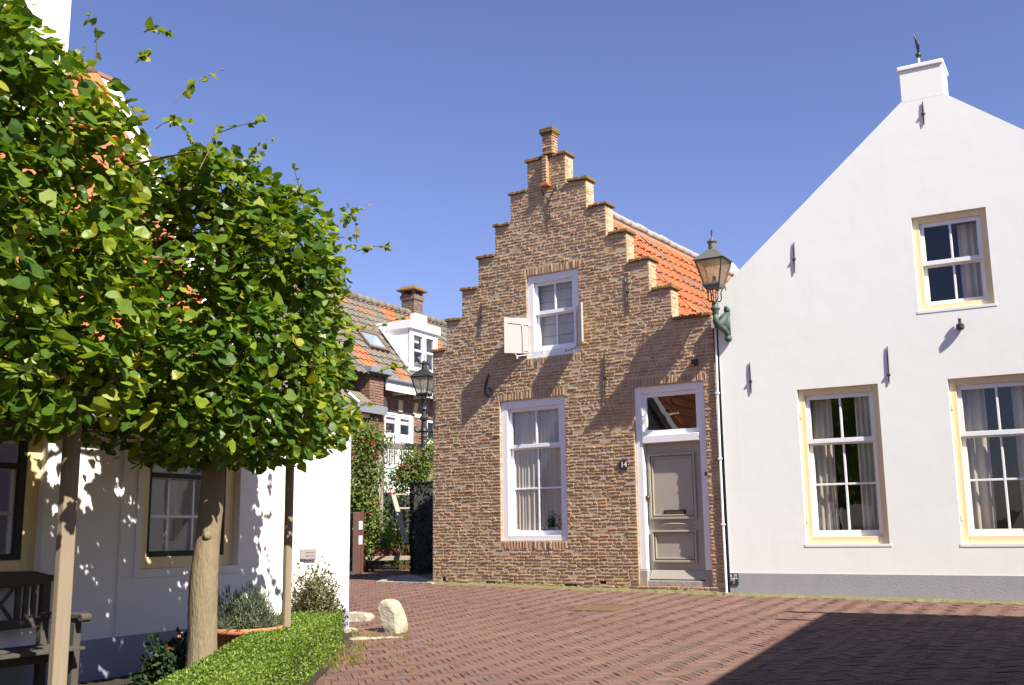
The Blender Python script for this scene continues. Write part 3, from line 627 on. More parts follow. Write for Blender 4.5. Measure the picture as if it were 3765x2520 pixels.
q = MB(); q.fbox(R, 2.775, 3.375, 7.80, 7.865, .022, -.52); q.build('cap', M['plaster'], chR, bevel=.012)
fz = R.P(R.uv(3376/K, 231/K)[0], 7.875, -.1); vn = thing('weather_vane', fz, 'small dark iron vane with ball finial on the white chimney block', 'weather vane')
q = MB(); q.tube([fz+np.array([0, 0, -.02]), fz+np.array([-.0, 0, .13])], .013, 8); q.build('rod', M['white'], vn)
q = MB(); q.ball(fz+np.array([0, 0, .15]), .042, n=14); q.build('ball', M['iron'], vn, smooth=True)
q = MB(); t_ = fz+np.array([0, 0, .18]); dv = np.array([.25, -.968, 0])
q.add([t_-dv*.02+[0, 0, 0], t_+dv*.025+[0, 0, .03], t_+dv*.04+[0, 0, .10], t_+dv*.01+[0, 0, .15], t_-dv*.07+[0, 0, .32], t_-dv*.04+[0, 0, .12]]+[p+np.array([.012, .004, 0]) for p in (t_-dv*.02+[0, 0, 0], t_+dv*.025+[0, 0, .03], t_+dv*.04+[0, 0, .10], t_+dv*.01+[0, 0, .15], t_-dv*.07+[0, 0, .32], t_-dv*.04+[0, 0, .12])],
      [(0, 1, 2, 3, 4, 5), (11, 10, 9, 8, 7, 6)]+[(i, (i+1) % 6, 6+(i+1) % 6, 6+i) for i in range(6)]); q.tube([t_+[0, 0, -.01], t_+[0, 0, .26]], .005, 6); q.build('blade', M['verdigris'], vn)
shell(hR, R, .04, 6.28, .3, -.33, 8, 4.9, 3.05, 7.2, nback=-B.n)
q = MB()
for (ua, va, ub, vb) in ((.0, 4.92, 3.07, 7.22), (3.07, 7.22, 6.4, 4.92)):
    q.hexa([R.P(ua, va-.1, -.33), R.P(ub, vb-.1, -.33), R.P(ub, vb-.1, -.33)-B.n*8, R.P(ua, va-.1, -.33)-B.n*8, R.P(ua, va, -.33), R.P(ub, vb, -.33), R.P(ub, vb, -.33)-B.n*8, R.P(ua, va, -.33)-B.n*8])
q.build('roof', M['tile'], hR)
def cream_window(o, two=False):
    u0, u1, v0, v1 = o; H = v1-v0
    if two: wi = window(R, hR, o, .085, .075, -.055, v1-H*.5, [(u0+u1)/2], [], [], M['cream'], M['white'], st=.05, sw=.03, botrail=.06)
    else: wi = window(R, hR, o, .088, .10, -.055, v1-H*.345, [(u0+u1)/2+.01], [], [v1-H*.622], M['cream'], M['white'], st=.055, sw=.03, botrail=.08)
    return wi
a1 = cream_window(OW1); a2 = cream_window(OW2); a3 = cream_window(OU, True)
for wi, o in ((a1, OW1), (a2, OW2)):
    drape(R, o[0]+.13, o[0]+.40, o[2]+.12, o[3]-.1, -.245, M['curtain'], wi, folds=.09, amp=.02); drape(R, o[1]-.37, o[1]-.11, o[2]+.12, o[3]-.1, -.245, M['curtain'], wi, folds=.08, amp=.02)
    for vv in (o[2]+.33, o[3]-.36): q = MB(); q.tube([R.P(o[0]+.022, vv-.035, -.05), R.P(o[0]+.022, vv+.035, -.05)], .014, 8); q.build('hinge_pin', M['cream'], wi)
drape(R, OU[1]-.40, OU[1]-.12, OU[2]+.1, OU[3]-.1, -.34, M['net'], a3, folds=.07, amp=.018)
for (xa, ya, xb, yb, t) in ((2919, 892, 2922, 1006, .55), (3392, 376, 3398, 461, .52), (2756, 1333, 2763, 1447, .62), (3262, 1274, 3270, 1412, .76)):
    a = R.uv(*S(xa, ya)); b = R.uv(*S(xb, yb)); anchor(R, seg(R, a, b), hR, boss=(a[0]+(b[0]-a[0])*t, a[1]+(b[1]-a[1])*t), w=.012, rad=.010)
a = R.uv(*S(3532, 1200)); q = MB(); q.tube([R.P(*a, -.02), R.P(*a, .045)], .035, 10); q.lathe(R.P(a[0], a[1]-.055, .05), [(.035, 0), (.05, .02), (.05, .07), (.02, .085), (.018, .13), (.024, .135), (.02, .15)], 12); q.build('iron_stub', M['iron'], hR)
# conduit, junction box at the joint of the two houses
q = MB(); pts = [(R.uv(x, y)[0], R.uv(x, y)[1]) for x, y in ((1637, 745), (1642, 900), (1648, 1050), (1655, 1200), (1663, 1358))]
q.tube([R.P(u+.005, v, .018) for u, v in pts], .017, 8)
for u, v in pts[1:]: q.fbox(R, u-.02, u+.03, v-.012, v+.012, .04, .0)
con = q.build('conduit', M['white'], hR)
q = MB(); a = R.uv(1637, 743); q.fbox(R, a[0]-.045, a[0]+.055, a[1]-.07, a[1]+.07, .085, .001); q.build('junction_box', M['shutter'], hR, bevel=.008)
q = MB(); q.fbox(R, -.03, .03, .4, 4.85, -.03, -.12); q.build('joint_gap', M['tar'], hR)  # black strip painting the shade in the gap between the houses
# hydrant marker
a = R.uv(*S(2684, 2152)); b = R.uv(*S(2716, 2108)); sg = thing('hydrant_sign', R.P((a[0]+b[0])/2, a[1], .02), 'small blue-black enamel marker with white letters on the grey plinth', 'sign')
q = MB(); q.fbox(R, a[0], b[0], a[1], b[1], .026, .013); q.build('plate', M['bluesign'], sg, bevel=.006)
su, sv = b[0]-a[0], b[1]-a[1]; q = MB(); wq = .028
for (x0, x1, y0, y1) in ((.16, .92, .53, .59), (.5, .58, .34, .53)): q.fbox(R, a[0]+su*x0, a[0]+su*x1, a[1]+sv*y0, a[1]+sv*y1, wq, .0262)
q.build('marking', M['whiteink'], sg)
text_on(R, 'B', a[0]+su*.24, a[1]+sv*.76, .0265, .055, M['whiteink'], 'lettering', sg); text_on(R, '100', a[0]+su*.68, a[1]+sv*.83, .0265, .034, M['whiteink'], 'lettering', sg); text_on(R, '2 4', a[0]+su*.68, a[1]+sv*.68, .0265, .03, M['whiteink'], 'lettering', sg)
text_on(R, '12', a[0]+su*.26, a[1]+sv*.42, .0265, .034, M['whiteink'], 'lettering', sg); text_on(R, '3', a[0]+su*.5, a[1]+sv*.2, .0265, .034, M['whiteink'], 'lettering', sg)

# ================================================================== lanterns
def lantern(rt, c, n, u, s, glassm, sticker=None, mm='lampmetal'):
    """four-sided lantern with its foot at c; n, u horizontal axes"""
    Z = np.array([0, 0, 1.])
    P = lambda a, b, h: c+n*a*s+u*b*s+Z*h*s
    hb, ht, h0, h1 = .135, .235, .0, .40
    q = MB()
    for sa, sb in ((-1, -1), (1, -1), (1, 1), (-1, 1)): q.bar(P(sa*hb, sb*hb, h0), P(sa*ht, sb*ht, h1), .013*s, .013*s, n)
    for k, (sa, sb, ta, tb) in enumerate(((-1, -1, 1, -1), (1, -1, 1, 1), (1, 1, -1, 1), (-1, 1, -1, -1))):
        q.bar(P(sa*hb, sb*hb, h0), P(ta*hb, tb*hb, h0), .016*s, .016*s, Z); q.bar(P(sa*ht, sb*ht, h1), P(ta*ht, tb*ht, h1), .014*s, .014*s, Z)
    q.hexa([P(-hb, -hb, -.06), P(hb, -hb, -.06), P(hb, hb, -.06), P(-hb, hb, -.06), P(-hb-.02, -hb-.02, -.015), P(hb+.02, -hb-.02, -.015), P(hb+.02, hb+.02, -.015), P(-hb-.02, hb+.02, -.015)])
    for sa, sb in ((-1, -1), (1, -1), (1, 1), (-1, 1)): q.tube([P(sa*(hb+.015), sb*(hb+.015), -.03), P(sa*(hb+.015), sb*(hb+.015), -.09)], [.008*s, .014*s], 6)
    body = q.build('lantern_frame', M[mm], rt)
    q = MB()
    for (sa, sb, ta, tb) in ((-1, 1, -1, -1), (-1, -1, 1, -1), (1, -1, 1, 1), (1, 1, -1, 1)):
        e_ = .985; q.add([P(sa*hb*e_, sb*hb*e_, h0+.012), P(ta*hb*e_, tb*hb*e_, h0+.012), P(ta*ht*e_, tb*ht*e_, h1-.01), P(sa*ht*e_, sb*ht*e_, h1-.01)], [(0, 1, 2, 3)])
    q.build('pane', glassm, rt)
    q = MB(); ro = ht+.045; rt_ = .075
    q.hexa([P(-ro, -ro, h1+.01), P(ro, -ro, h1+.01), P(ro, ro, h1+.01), P(-ro, ro, h1+.01), P(-rt_, -rt_, h1+.21), P(rt_, -rt_, h1+.21), P(rt_, rt_, h1+.21), P(-rt_, rt_, h1+.21)])
    q.lathe(P(0, 0, h1+.2), [(.07*s, 0), (.066*s, .13*s), (.085*s, .14*s), (.088*s, .155*s), (.07*s, .165*s), (.03*s, .225*s), (.012*s, .235*s), (.01*s, .25*s)], 14)
    for k in range(8): a_ = 2*PI*k/8; q.ball(P(math.cos(a_)*.085, math.sin(a_)*.085, h1+.365), .013*s, n=6)
    q.build('lantern_roof', M[mm], rt, bevel=.004)
    q = MB(); b0 = P(0, 0, h1+.45); q.tube([b0-Z*.02*s, b0+Z*.03*s], .009*s, 6)
    ring = [b0+Z*.055*s+(n*math.cos(t)*.027+Z*math.sin(t)*.03)*s for t in np.linspace(0, 2*PI, 13)]; q.tube(ring, .008*s, 6)
    q.ball(b0+Z*.1*s, .018*s, n=8); q.tube([b0+Z*.1*s, b0+Z*.135*s], [.01*s, .003*s], 6); q.build('finial', M['iron'], rt)
    q = MB(); q.lathe(P(0, 0, .02), [(.022*s, 0), (.022*s, .1*s), (.018*s, .11*s), (.012*s, .21*s), (.003*s, .235*s)], 10); q.build('bulb', M['candle'], rt, smooth=True)
    q = MB(); q.lathe(P(0, 0, -.02), [(.05*s, 0), (.045*s, .05*s), (.03*s, .06*s)], 10); q.build('bulb_holder', M['lampmetal'], rt)
    if sticker:
        q = MB(); a_ = P(hb+.006, .02*1, .03); q.obox(P(hb*1.06, .055, .07), u*.036*s, n*.002*s+Z*.0, Z*.042*s+n*.010*s); st = q.build('sticker', M['sticker'], rt)
        class FF(Face):
            def __init__(s_): s_.o = P(hb*1.06+.012, .055, 0)*np.array([1, 1, 0]); s_.ud = u; s_.n = n
        text_on(FF(), sticker, 0, P(0, 0, .07)[2], .002, .075, M['bluesign'], 'lettering', rt)
    # fork of curved bars under the lantern
    q = MB(); base = P(0, 0, -.30)
    for k in range(4):
        a_ = PI/4+k*PI/2; dd = n*math.cos(a_)+u*math.sin(a_)
        q.tube([base+dd*.03*s-Z*.0, base+dd*.10*s+Z*.015*s, base+dd*.125*s+Z*.06*s, base+dd*.118*s+Z*.16*s, base+dd*.15*s+Z*.235*s], .011*s, 6)
    for k in range(2): q.tube([base+u*(.02*(k*2-1))*s, base+u*(.03*(k*2-1))*s+Z*.24*s], .009*s, 6)
    q.build('fork', M['iron'], rt)
    return base
# position of the lantern axis: bracket fixed to the white wall
ab = R.uv(1668, 775); at_ = R.uv(1667, 716)
ua = (ab[0]+at_[0])/2
WLA = .37
tgt = hit(1634, 655, R.o+R.n*WLA, R.n); ul, vl = float((tgt-R.o)@R.ud), float(tgt[2])
wl = thing('wall_lantern', R.P(ua, ab[1], .02), 'old four-sided amber glass lantern on green scrolled bracket fixed to the white house', 'street lamp')
cL = R.P(ul, vl+.02, WLA); nb = lantern(wl, cL, R.n, R.ud, .84, M['lampglass'], '2')
q = MB(); Z = np.array([0, 0, 1.])
q.lathe(nb-Z*.20, [(.028, 0), (.05, .03), (.042, .06), (.065, .09), (.07, .11), (.045, .13), (.05, .17), (.035, .205)], 14)
top = nb-Z*.19; wt = R.P(ua, at_[1]-.02, .03); wb = R.P(ua, ab[1]+.03, .03)
q.tube([top+Z*.02, top-Z*.08, top*.9+wt*.1-Z*.15, top*.6+wt*.4-Z*.13, top*.3+wt*.7-Z*.06, wt], [.04, .045, .05, .055, .05, .045], 8)
q.tube([top*.92+wt*.08-Z*.12, top*.70+wb*.30-Z*.07, top*.42+wb*.58-Z*.02, top*.15+wb*.85, wb], [.03, .042, .045, .04, .03], 8)
for k in range(4):     # cast leaf scrolls filling the bracket
    t = .2+k*.19; a_ = top*(1-t)+wt*t-Z*.10*(1-t); b_ = top*(1-t)+wb*t-Z*.08*(1-t); m_ = a_*(.5)+b_*.5
    q.tube([a_, a_*.6+b_*.4+R.n*.015, m_+R.ud*.012*(1 if k % 2 else -1), b_], [.014, .02, .018, .012], 6)
tri = [top*.85+wt*.15-Z*.10, wt-Z*.01, wb+Z*.04, top*.45+wb*.55-Z*.01]
q.add([p+R.ud*.012 for p in tri]+[p-R.ud*.012 for p in tri], [(0, 1, 2, 3), (7, 6, 5, 4), (0, 4, 5, 1), (1, 5, 6, 2), (2, 6, 7, 3), (3, 7, 4, 0)])
for cx_, rr_ in ((.50, .05), (.74, .06)):
    c = top*(1-cx_)+wt*cx_-Z*.06
    q.tube([c+(R.n*math.cos(t)+Z*math.sin(t))*rr_*(1-t/9) for t in np.linspace(0, 7, 15)], .012, 6)
q.build('bracket', M['verdigris'], wl, smooth=True)
q = MB(); q.bar(wb-Z*.05, wt+Z*.06, .03, .018, R.ud); q.ball(wb-Z*.04+R.n*.02, .055, n=10); q.ball(wt+Z*.05+R.n*.02, .05, n=10); q.ball(wt+Z*.08+R.n*.06, .03, n=8); q.build('wall_plate', M['verdigris'], wl, smooth=True)
# lamp post in the alley
YA = 25.0
pc = at(970, 1200, YA); lp = thing('lamp_post', (pc[0], pc[1], gz(pc[0], pc[1])), 'black cast iron lamp post with square lantern standing in the garden alley', 'street lamp')
zf = at(965, 902, YA)[2]; cA = np.array([pc[0], pc[1], zf]); nA = np.array([-.36, -.93, 0]); nA /= np.linalg.norm(nA); uA = np.array([-nA[1], nA[0], 0])*-1
nb = lantern(lp, cA, nA, np.array([.93, -.36, 0])/np.linalg.norm([.93, .36]), .98, M['lampglass_clear'], mm='iron')
g0 = gz(pc[0], pc[1]); H = nb[2]-g0
q = MB(); q.lathe((pc[0], pc[1], g0), [(.15, 0), (.15, .08), (.11, .12), (.11, .8), (.13, .84), (.08, .9), (.072, H-.75), (.09, H-.73), (.075, H-.68), (.066, H-.35), (.10, H-.33), (.11, H-.28), (.06, H-.22), (.05, H-.12), (.085, H-.08), (.05, H+.02)], 14); q.build('pole', M['iron'], lp, smooth=False)
q = MB(); zc = at(968, 985, YA)[2]
for sgn in (-1, 1): q.tube([np.array([pc[0], pc[1], zc])+np.array([sgn*x, 0, z]) for x, z in ((.05, -.02), (.14, -.03), (.20, 0), (.21, .06), (.18, .08))], [.03, .04, .045, .03, .02], 8)
q.lathe((pc[0], pc[1], zc-.05), [(.08, 0), (.10, .03), (.085, .09)], 12); q.build('ladder_rest', M['iron'], lp)
# ================================================================== white house on the left
hL = thing('white_street_house', L.P(-4, .4), 'white limewashed house behind the lime trees with ochre window frames and steep tiled roof', 'house')
UE = -1.397
LW = (-3.05, -1.822, 1.318, 2.52); LW0 = (-5.55, -4.09, 1.33, 2.52)
mb = slab(L, [(-13, .0), (UE, .0), (UE, 2.75), (-13, 2.75)], [rect(*LW), rect(*LW0)], 0, -.30)
mb2 = slab(L, [(UE, .0), (0, .0), (0, 2.78), (-.16, 2.78), (-.16, 2.74), (UE, 2.74)], [], 0, -.30)
mb.add(mb2.v, mb2.f)
for o in (LW, LW0):
    for (a, b, c, d) in ((o[0]-.07, o[1]+.07, o[2]-.07, o[2]-.002), (o[0]-.07, o[0]-.002, o[2], o[3]), (o[1]+.002, o[1]+.07, o[2], o[3])): mb.fbox(L, a, b, c, d, .014, -.02)
# end wall of the low wing and the steep end gable with its raised parapet
mb.hexa([L.P(-.25, .2, -.30), L.P(0, .2, -.30), L.P(0, .2, -3.6), L.P(-.25, .2, -3.6), L.P(-.25, 2.78, -.30), L.P(0, 2.78, -.30), L.P(0, 2.78, -3.6), L.P(-.25, 2.78, -3.6)])
GT = 1.67
gp_ = [(0, 2.74), (2.71, 2.74+2.71*GT-.04), (5.42, 2.74), (5.42, .2), (0, .2)]
V = [L.P(UE-q, v, -w) for q in (.002, .30) for w, v in gp_]
V = [L.P(UE-.002, v, -max(w, .301)) for w, v in gp_]+[L.P(UE-.3, v, -max(w, .301)) for w, v in gp_]
mb.add(V, [(0, 1, 2, 3, 4), (9, 8, 7, 6, 5)]+[(i, (i+1) % 5, 5+(i+1) % 5, 5+i) for i in range(5)])
mb.build('wall', M['plaster_left'], hL)
q = MB()
for (wa, va, wb_, vb) in ((-.10, 2.60, 2.72, 7.17), (5.5, 2.60, 2.72, 7.17)):
    a = L.P(UE-.15, va, -wa); b = L.P(UE-.15, vb, -wb_); q.bar(a, b, .16, .075, L.ud)
q.obox(L.P(UE-.15, 7.08, -2.71), L.ud*.17, L.n*.11, np.array([0, 0, .08]), 0); q.build('parapet', M['plaster_left'], hL, bevel=.012)
q = MB(); q.obox(L.P(UE-.15, 7.18, -2.71), L.ud*.19, L.n*.13, np.array([0, 0, .02])); q.build('parapet_tile', M['tile'], hL)
q = MB(); q.fbox(L, -13, 0, .0, .757, .015, -.02); q.build('plinth', M['plinth_left'], hL, bevel=.005)
q = MB(); q.tube([L.P(-3.29, .76, .008), L.P(-3.285, 2.7, .008)], .012, 6); q.build('cable', M['plaster_left'], hL)
# roof on the street side
ang = math.hypot(1, GT)
def PL(a, b, h): return L.P(UE-.32-a, 2.62+b*GT/ang+h/ang, .12-b/ang+h*GT/ang)
rm = MB(); pantiles(rm, PL, 46, int(2.83*ang/.29), .22, .29, rnd=lambda i, j: random.uniform(0, .75))
rm.add([L.P(-13, 2.62, .10), L.P(UE-.3, 2.62, .10), L.P(UE-.3, 7.2, -2.70), L.P(-13, 7.2, -2.70)], [(0, 1, 2, 3)], 0, .9)
rm.add([L.P(-13, 2.62, -5.5), L.P(UE-.3, 2.62, -5.5), L.P(UE-.3, 7.2, -2.72), L.P(-13, 7.2, -2.72)], [(0, 3, 2, 1)], 0, .4)
rL = rm.build('roof', M['tile'], hL)
q = MB()
for i in range(34): q.tube([L.P(UE-.35-i*.34, 7.20, -2.71), L.P(UE-.35-i*.34-.36, 7.21, -2.71)], [.10, .09], 9)
q.build('ridge', M['greytile'], rL, smooth=True)
q = MB(); q.tube([L.P(-13, 2.62, .16), L.P(UE, 2.62, .16)], .06, 8); q.build('gutter', M['zinc'], hL)
cc = L.loc(hit(100, 20, L.o-L.n*2.2, L.n)); q = MB(); c0 = hit(48, 40, L.o-L.n*2.0, L.n); lc = L.loc(c0)
q.fbox(L, lc[0]-.27, lc[0]+.27, 5.4, c0[2]+.28, -1.55, -2.25); cL_ = q.build('chimney', M['plaster_left'], hL, bevel=.015)
q = MB(); q.fbox(L, lc[0]-.31, lc[0]+.31, c0[2]+.28, c0[2]+.36, -1.51, -2.29); q.build('cap', M['palestone'], cL_, bevel=.01)
# wing roof
q = MB(); q.hexa([L.P(UE, 2.785, -.05), L.P(.03, 2.785, -.32), L.P(.03, 3.9, -3.7), L.P(UE, 3.9, -3.7), L.P(UE, 2.86, -.05), L.P(.03, 2.86, -.32), L.P(.03, 3.98, -3.7), L.P(UE, 3.98, -3.7)]); q.build('wing_roof', M['greytile'], hL)
q = MB(); q.fbox(L, -13, UE, .3, 2.6, -5.2, -5.45); q.fbox(L, -13.25, -13.0, .2, 2.74, 0, -5.4); q.build('rear_wall', M['plaster_left'], hL)
def ochre_window(o, mus):
    H = 1.9; v0 = o[2]
    wi = window(L, hL, o, .125, .105, -.06, v0+.86, mus, [], [v0+.105+.37], M['ochre'], M['white'], st=.035, sw=.06, botrail=.045, mrail=.04)
    q = MB(); u0, u1 = o[0]+.125, o[1]-.125
    q.fbox(L, u0+.001, u0+.03, v0+.107, o[3]-.13, -.065, -.108); q.fbox(L, u1-.06, u1-.001, v0+.107, o[3]-.13, -.065, -.108); q.fbox(L, u0+.03, u1-.06, v0+.106, v0+.155, -.068, -.108); q.fbox(L, u0+.03, u1-.06, v0+.83, v0+.875, -.066, -.112)
    q.build('dark_sash', M['tar'], wi); return wi
o = LW; wA = ochre_window(LW, [LW[0]+.125+.34, LW[0]+.125+.66]); wB = ochre_window(LW0, [LW0[0]+.5, LW0[1]-.45])
drape(L, LW[0]+.76, LW[0]+.88, LW[2]+.12, LW[3]-.1, -.40, M['curtain'], wA)
a = L.uv(686, 1280); b = L.uv(719.5, 1255.5)
pq = thing('wall_plaque', L.P((a[0]+b[0])/2, a[1], .02), 'small grey rectangular plaque with engraved lines on the sunlit white wall', 'plaque')
q = MB(); q.fbox(L, a[0]-.01, b[0], a[1], b[1], .035, .001); q.build('plate', M['plaque'], pq, bevel=.004)
q = MB()
for k in range(4):
    y = b[1]-.04-k*.035; x = a[0]+.05
    while x < b[0]-.06: l = random.uniform(.02, .06); q.fbox(L, x, x+l, y-.006, y+.006, .0375, .0352); x += l+.014
q.build('engraving', M['plaqueink'], pq)

# ================================================================== ground
xs = np.concatenate([[-260, -120, -60, -30, -18], np.arange(-12, 12.1, .5), [18, 30, 60, 120, 260]]); ys = np.concatenate([[-200, -80, -30, -12, -6], np.arange(0, 32.1, .5), [40, 60, 100, 200, 420]])
def gzf(x, y):
    d = max(0, abs(x)-14, y-34, -y-8); k = max(0, 1-d/40); return gz(x, y)*k+(1-k)*.3
V = [(x, y, gzf(x, y)+.0006+random.uniform(-.003, .003)) for y in ys for x in xs]; nx = len(xs)
gr = link('ground', V, [(j*nx+i, j*nx+i+1, (j+1)*nx+i+1, (j+1)*nx+i) for j in range(len(ys)-1) for i in range(nx-1)], M['joint'], smooth=True, origin=(0, 0, 0)); structure(gr)
def bed_edge(y):            # right-hand edge of the planted bed in front of the left house
    if y < 10.9: return -1.64
    if y < 12.2: return -1.64-(y-10.9)*.16
    return -1.85-(y-12.2)*.05
# herringbone clinkers as real bricks
ang_h = math.radians(-31); bl_, bw_ = .205, .0640
e1 = np.array([math.cos(ang_h+PI/4), math.sin(ang_h+PI/4)]); e2 = np.array([-e1[1], e1[0]])
hatch = [gp(*S(2040+x/3.083, 2180+y/3.083)) for x, y in ((150, 212), (680, 226), (920, 155), (440, 145))]
hc = sum(hatch)/4
cnt = 0; VV = []; rr = []
p0 = np.array([0., 13.])
nuse = 3.2
n_l = bl_/bw_
for i in range(-170, 170):
    for j in range(-60, 60):
        # herringbone lattice: pairs of bricks, one along e1 and one along e2
        base = p0+e1*(i*bw_+j*(bl_+bw_*0)*1.0)+e2*(i*bw_-j*(bl_)*1.0)
        for kind in (0, 1):
            if kind == 0: c = base+e1*bl_/2+e2*bw_/2; ax, ay = e1, e2
            else: c = base+e1*(-bw_/2)+e2*(bl_/2); ax, ay = e2, e1
            x, y = c
            if y < 7.6 or y > 24.5 or x < -4.2 or x > 7.2: continue
            if (x < bed_edge(y) if y < 12.3 else x < -.159*y-.12): continue
            if abs(x/y) > .56: continue
            u, w = B.loc((x, y, 0)); u2, w2 = R.loc((x, y, 0))
            if w < .17 and u > -.05: continue
            if u2 > 0 and w2 < .17: continue
            if abs((x-hc[0])) < .9 and abs(y-hc[1]) < .6:
                ins = True
                for k in range(4):
                    a, b = hatch[k], hatch[(k+1) % 4]
                    if (b[0]-a[0])*(y-a[1])-(b[1]-a[1])*(x-a[0]) < .02: ins = False
                if ins: continue
            z = gz(x, y)+.002*math.sin(x*1.7+y*.9)
            h1, h2 = bl_/2-.0014, bw_/2-.0014
            tl = [random.gauss(0, .0013) for _ in range(4)]; dz = random.gauss(0, .0013); th = random.gauss(0, .012)
            cx, sx = math.cos(th), math.sin(th); axx = ax*cx+ay*sx; ayy = ay*cx-ax*sx
            for s_, zz in ((1.0, -.030), (1.0, -.004), (None, 0)):
                for q4, (sa, sb) in enumerate(((-1, -1), (1, -1), (1, 1), (-1, 1))):
                    a_, b_ = (h1*sa, h2*sb) if s_ else ((h1-.0032)*sa, (h2-.0032)*sb)
                    p = np.array([x, y])+axx*a_+ayy*b_
                    VV.append((p[0], p[1], z+dz+zz+tl[q4]+.006))
            rr.append(min(1, max(0, random.betavariate(1.3, 1.3)+.12*math.sin(x*.9)+.1*math.sin(y*1.3+x)))); cnt += 1
Q = np.array([(0, 1, 5, 4), (1, 2, 6, 5), (2, 3, 7, 6), (3, 0, 4, 7), (4, 5, 9, 8), (5, 6, 10, 9), (6, 7, 11, 10), (7, 4, 8, 11), (8, 9, 10, 11)])
# herringbone pairs of mirrored handedness need consistent winding upwards; Cycles shades both sides alike
FF_ = (Q[None]+(np.arange(cnt)*12)[:, None, None]).reshape(-1, 4)
rd = link('road', np.array(VV), FF_, M['paver'], None, np.repeat(np.array(rr), 9), origin=(0, 12, .5)); structure(rd)
print('pavers', cnt)
# mossy gutter strip along the two houses
q = MB(); n = 70; V = []; Fc = []
for i in range(n+1):
    u = -.1+i*(5.32/n); wj = .20+random.gauss(0, .035)
    for w_, z in ((-.02, .03), (.06, .022), (wj*.7, .016), (wj+.02, -.004)): P = B.P(u, 0, w_); V.append((P[0], P[1], gz(P[0], P[1])+z+random.gauss(0, .006)))
for i in range(60):
    u = .0+i*(5.5/59); wj = .20+random.gauss(0, .035)
    for w_, z in ((-.02, .03), (.06, .022), (wj*.7, .016), (wj+.02, -.004)): P = R.P(u, 0, w_); V.append((P[0], P[1], gz(P[0], P[1])+z+random.gauss(0, .006)))
tot = len(V)//4
Fc = [(k*4+c, k*4+4+c, k*4+5+c, k*4+1+c) for k in range(tot-1) if k != n for c in range(3)]
structure(link('gutter_strip', V, Fc, M['moss'], smooth=False))
# hatch cover
ht = thing('hatch_cover', (hc[0], hc[1], hc[2]), 'rusty brown rectangular iron hatch cover set flush in the brick street', 'hatch')
q = MB(); hx = (hatch[1]-hatch[0])/2; hy = (hatch[3]-hatch[0])/2; up = np.array([0, 0, 1.])
q.obox(hc+up*.006, hx*.97, hy*.97, up*.008)
for i in range(14): t = -1+2*(i+.5)/14; q.obox(hc+hx*t*.94+up*.0155, hx*.018, hy*.9, up*.003)
q.build('lid', M['hatch'], ht)
q = MB(); 
for sgn in (-1, 1): q.obox(hc+hy*sgn*.99+up*.006, hx*1.0, hy*.02, up*.014); q.obox(hc+hx*sgn*.99+up*.006, hx*.015, hy*.96, up*.0135)
q.build('rim', M['rust'], ht)
# earth bed in front of the left house
V = []; Fc = []; ysb = np.arange(2.0, 12.3, .3)
for y in ysb:
    xr = bed_edge(y); xl = -1.9-(12.27-y)*.545-.1
    for k in range(9): x = xl+(xr-xl)*k/8; V.append((x, y, gz(x, y)+.012+random.gauss(0, .01)))
Fc = [(j*9+i, j*9+i+1, j*9+10+i, j*9+9+i) for j in range(len(ysb)-1) for i in range(8)]
structure(link('garden_bed', V, Fc, M['earth'], smooth=True))
# flat kerb stones at the alley mouth
kp = [gp(x, y) for x, y in ((868, 1334), (905, 1321), (936, 1316), (990, 1328), (992, 1336), (915, 1336))]
q = MB(); q.add([p+up*.012 for p in kp]+[p-up*.03 for p in kp], [tuple(range(6))]+[(i, 6+i, 6+(i+1) % 6, (i+1) % 6) for i in range(6)]); structure(q.build('alley_kerb', M['concrete']))
k0, k1 = gp(868, 1335), gp(992, 1338); q = MB(); q.bar(k0+up*.012, k1+up*.012, .05, .02, (k1-k0)[[1, 0, 2]]*np.array([1, -1, 0])); q2 = gp(905, 1322); q.bar(k0+up*.013, q2+up*.013, .05, .02, (q2-k0)[[1, 0, 2]]*np.array([1, -1, 0])); structure(q.build('alley_edging', M['palestone']))

# ================================================================== stones by the corner
def rock(name, outline, c, ax, az, ay, thick, label, cat, m=M['palestone'], taper=.85, lean=(0, 0), roughness=.012, group=None):
    n = len(outline); V = []
    for k, (t, s) in enumerate(((-1, taper), (-.55, 1), (.55, 1), (1, taper))):
        for a, h in outline: V.append(c+ax*(a*s)+az*h*(1 if s == 1 else (.5+.5*s+.0))+ay*thick*t+np.array([rng.normal(0, roughness) for _ in range(3)])*(h > .02))
    Fc = [tuple(range(n))[::-1], tuple(3*n+i for i in range(n))]+[(k*n+i, k*n+(i+1) % n, (k+1)*n+(i+1) % n, (k+1)*n+i) for k in range(3) for i in range(n)]
    o = link(name, V, Fc, m, origin=(c[0], c[1], c[2])); bv = o.modifiers.new('b', 'BEVEL'); bv.width = .022; bv.segments = 2; sb = o.modifiers.new('s', 'SUBSURF'); sb.levels = 3; sb.render_levels = 3; sb.subdivision_type = 'SIMPLE'
    tx = bpy.data.textures.new(name, 'CLOUDS'); tx.noise_scale = .09; dm = o.modifiers.new('d', 'DISPLACE'); dm.texture = tx; dm.strength = .022; dm.mid_level = .5; dm.texture_coords = 'LOCAL'
    return tag(o, label, cat, group)
sc_ = gp(900, 1447)
axs = np.array([.93, -.36, 0]); ays = np.array([.36, .93, 0])
axs = np.array([.86, -.51, 0]); ays = np.array([.51, .86, 0])
sc_ = sc_+0*sc_
rock('guard_stone', [(a_*.84, h_*.86) for a_, h_ in [(-.06, -.1), (.12, -.1), (.13, .0), (.10, .12), (.06, .26), (.0, .36), (-.07, .41), (-.15, .41), (-.20, .38), (-.215, .30), (-.16, .12), (-.09, .0)]], sc_+axs*.03, axs, up, ays, .105, 'pale leaning guard stone with rounded top standing on the street corner', 'stone', taper=.9, roughness=.008)
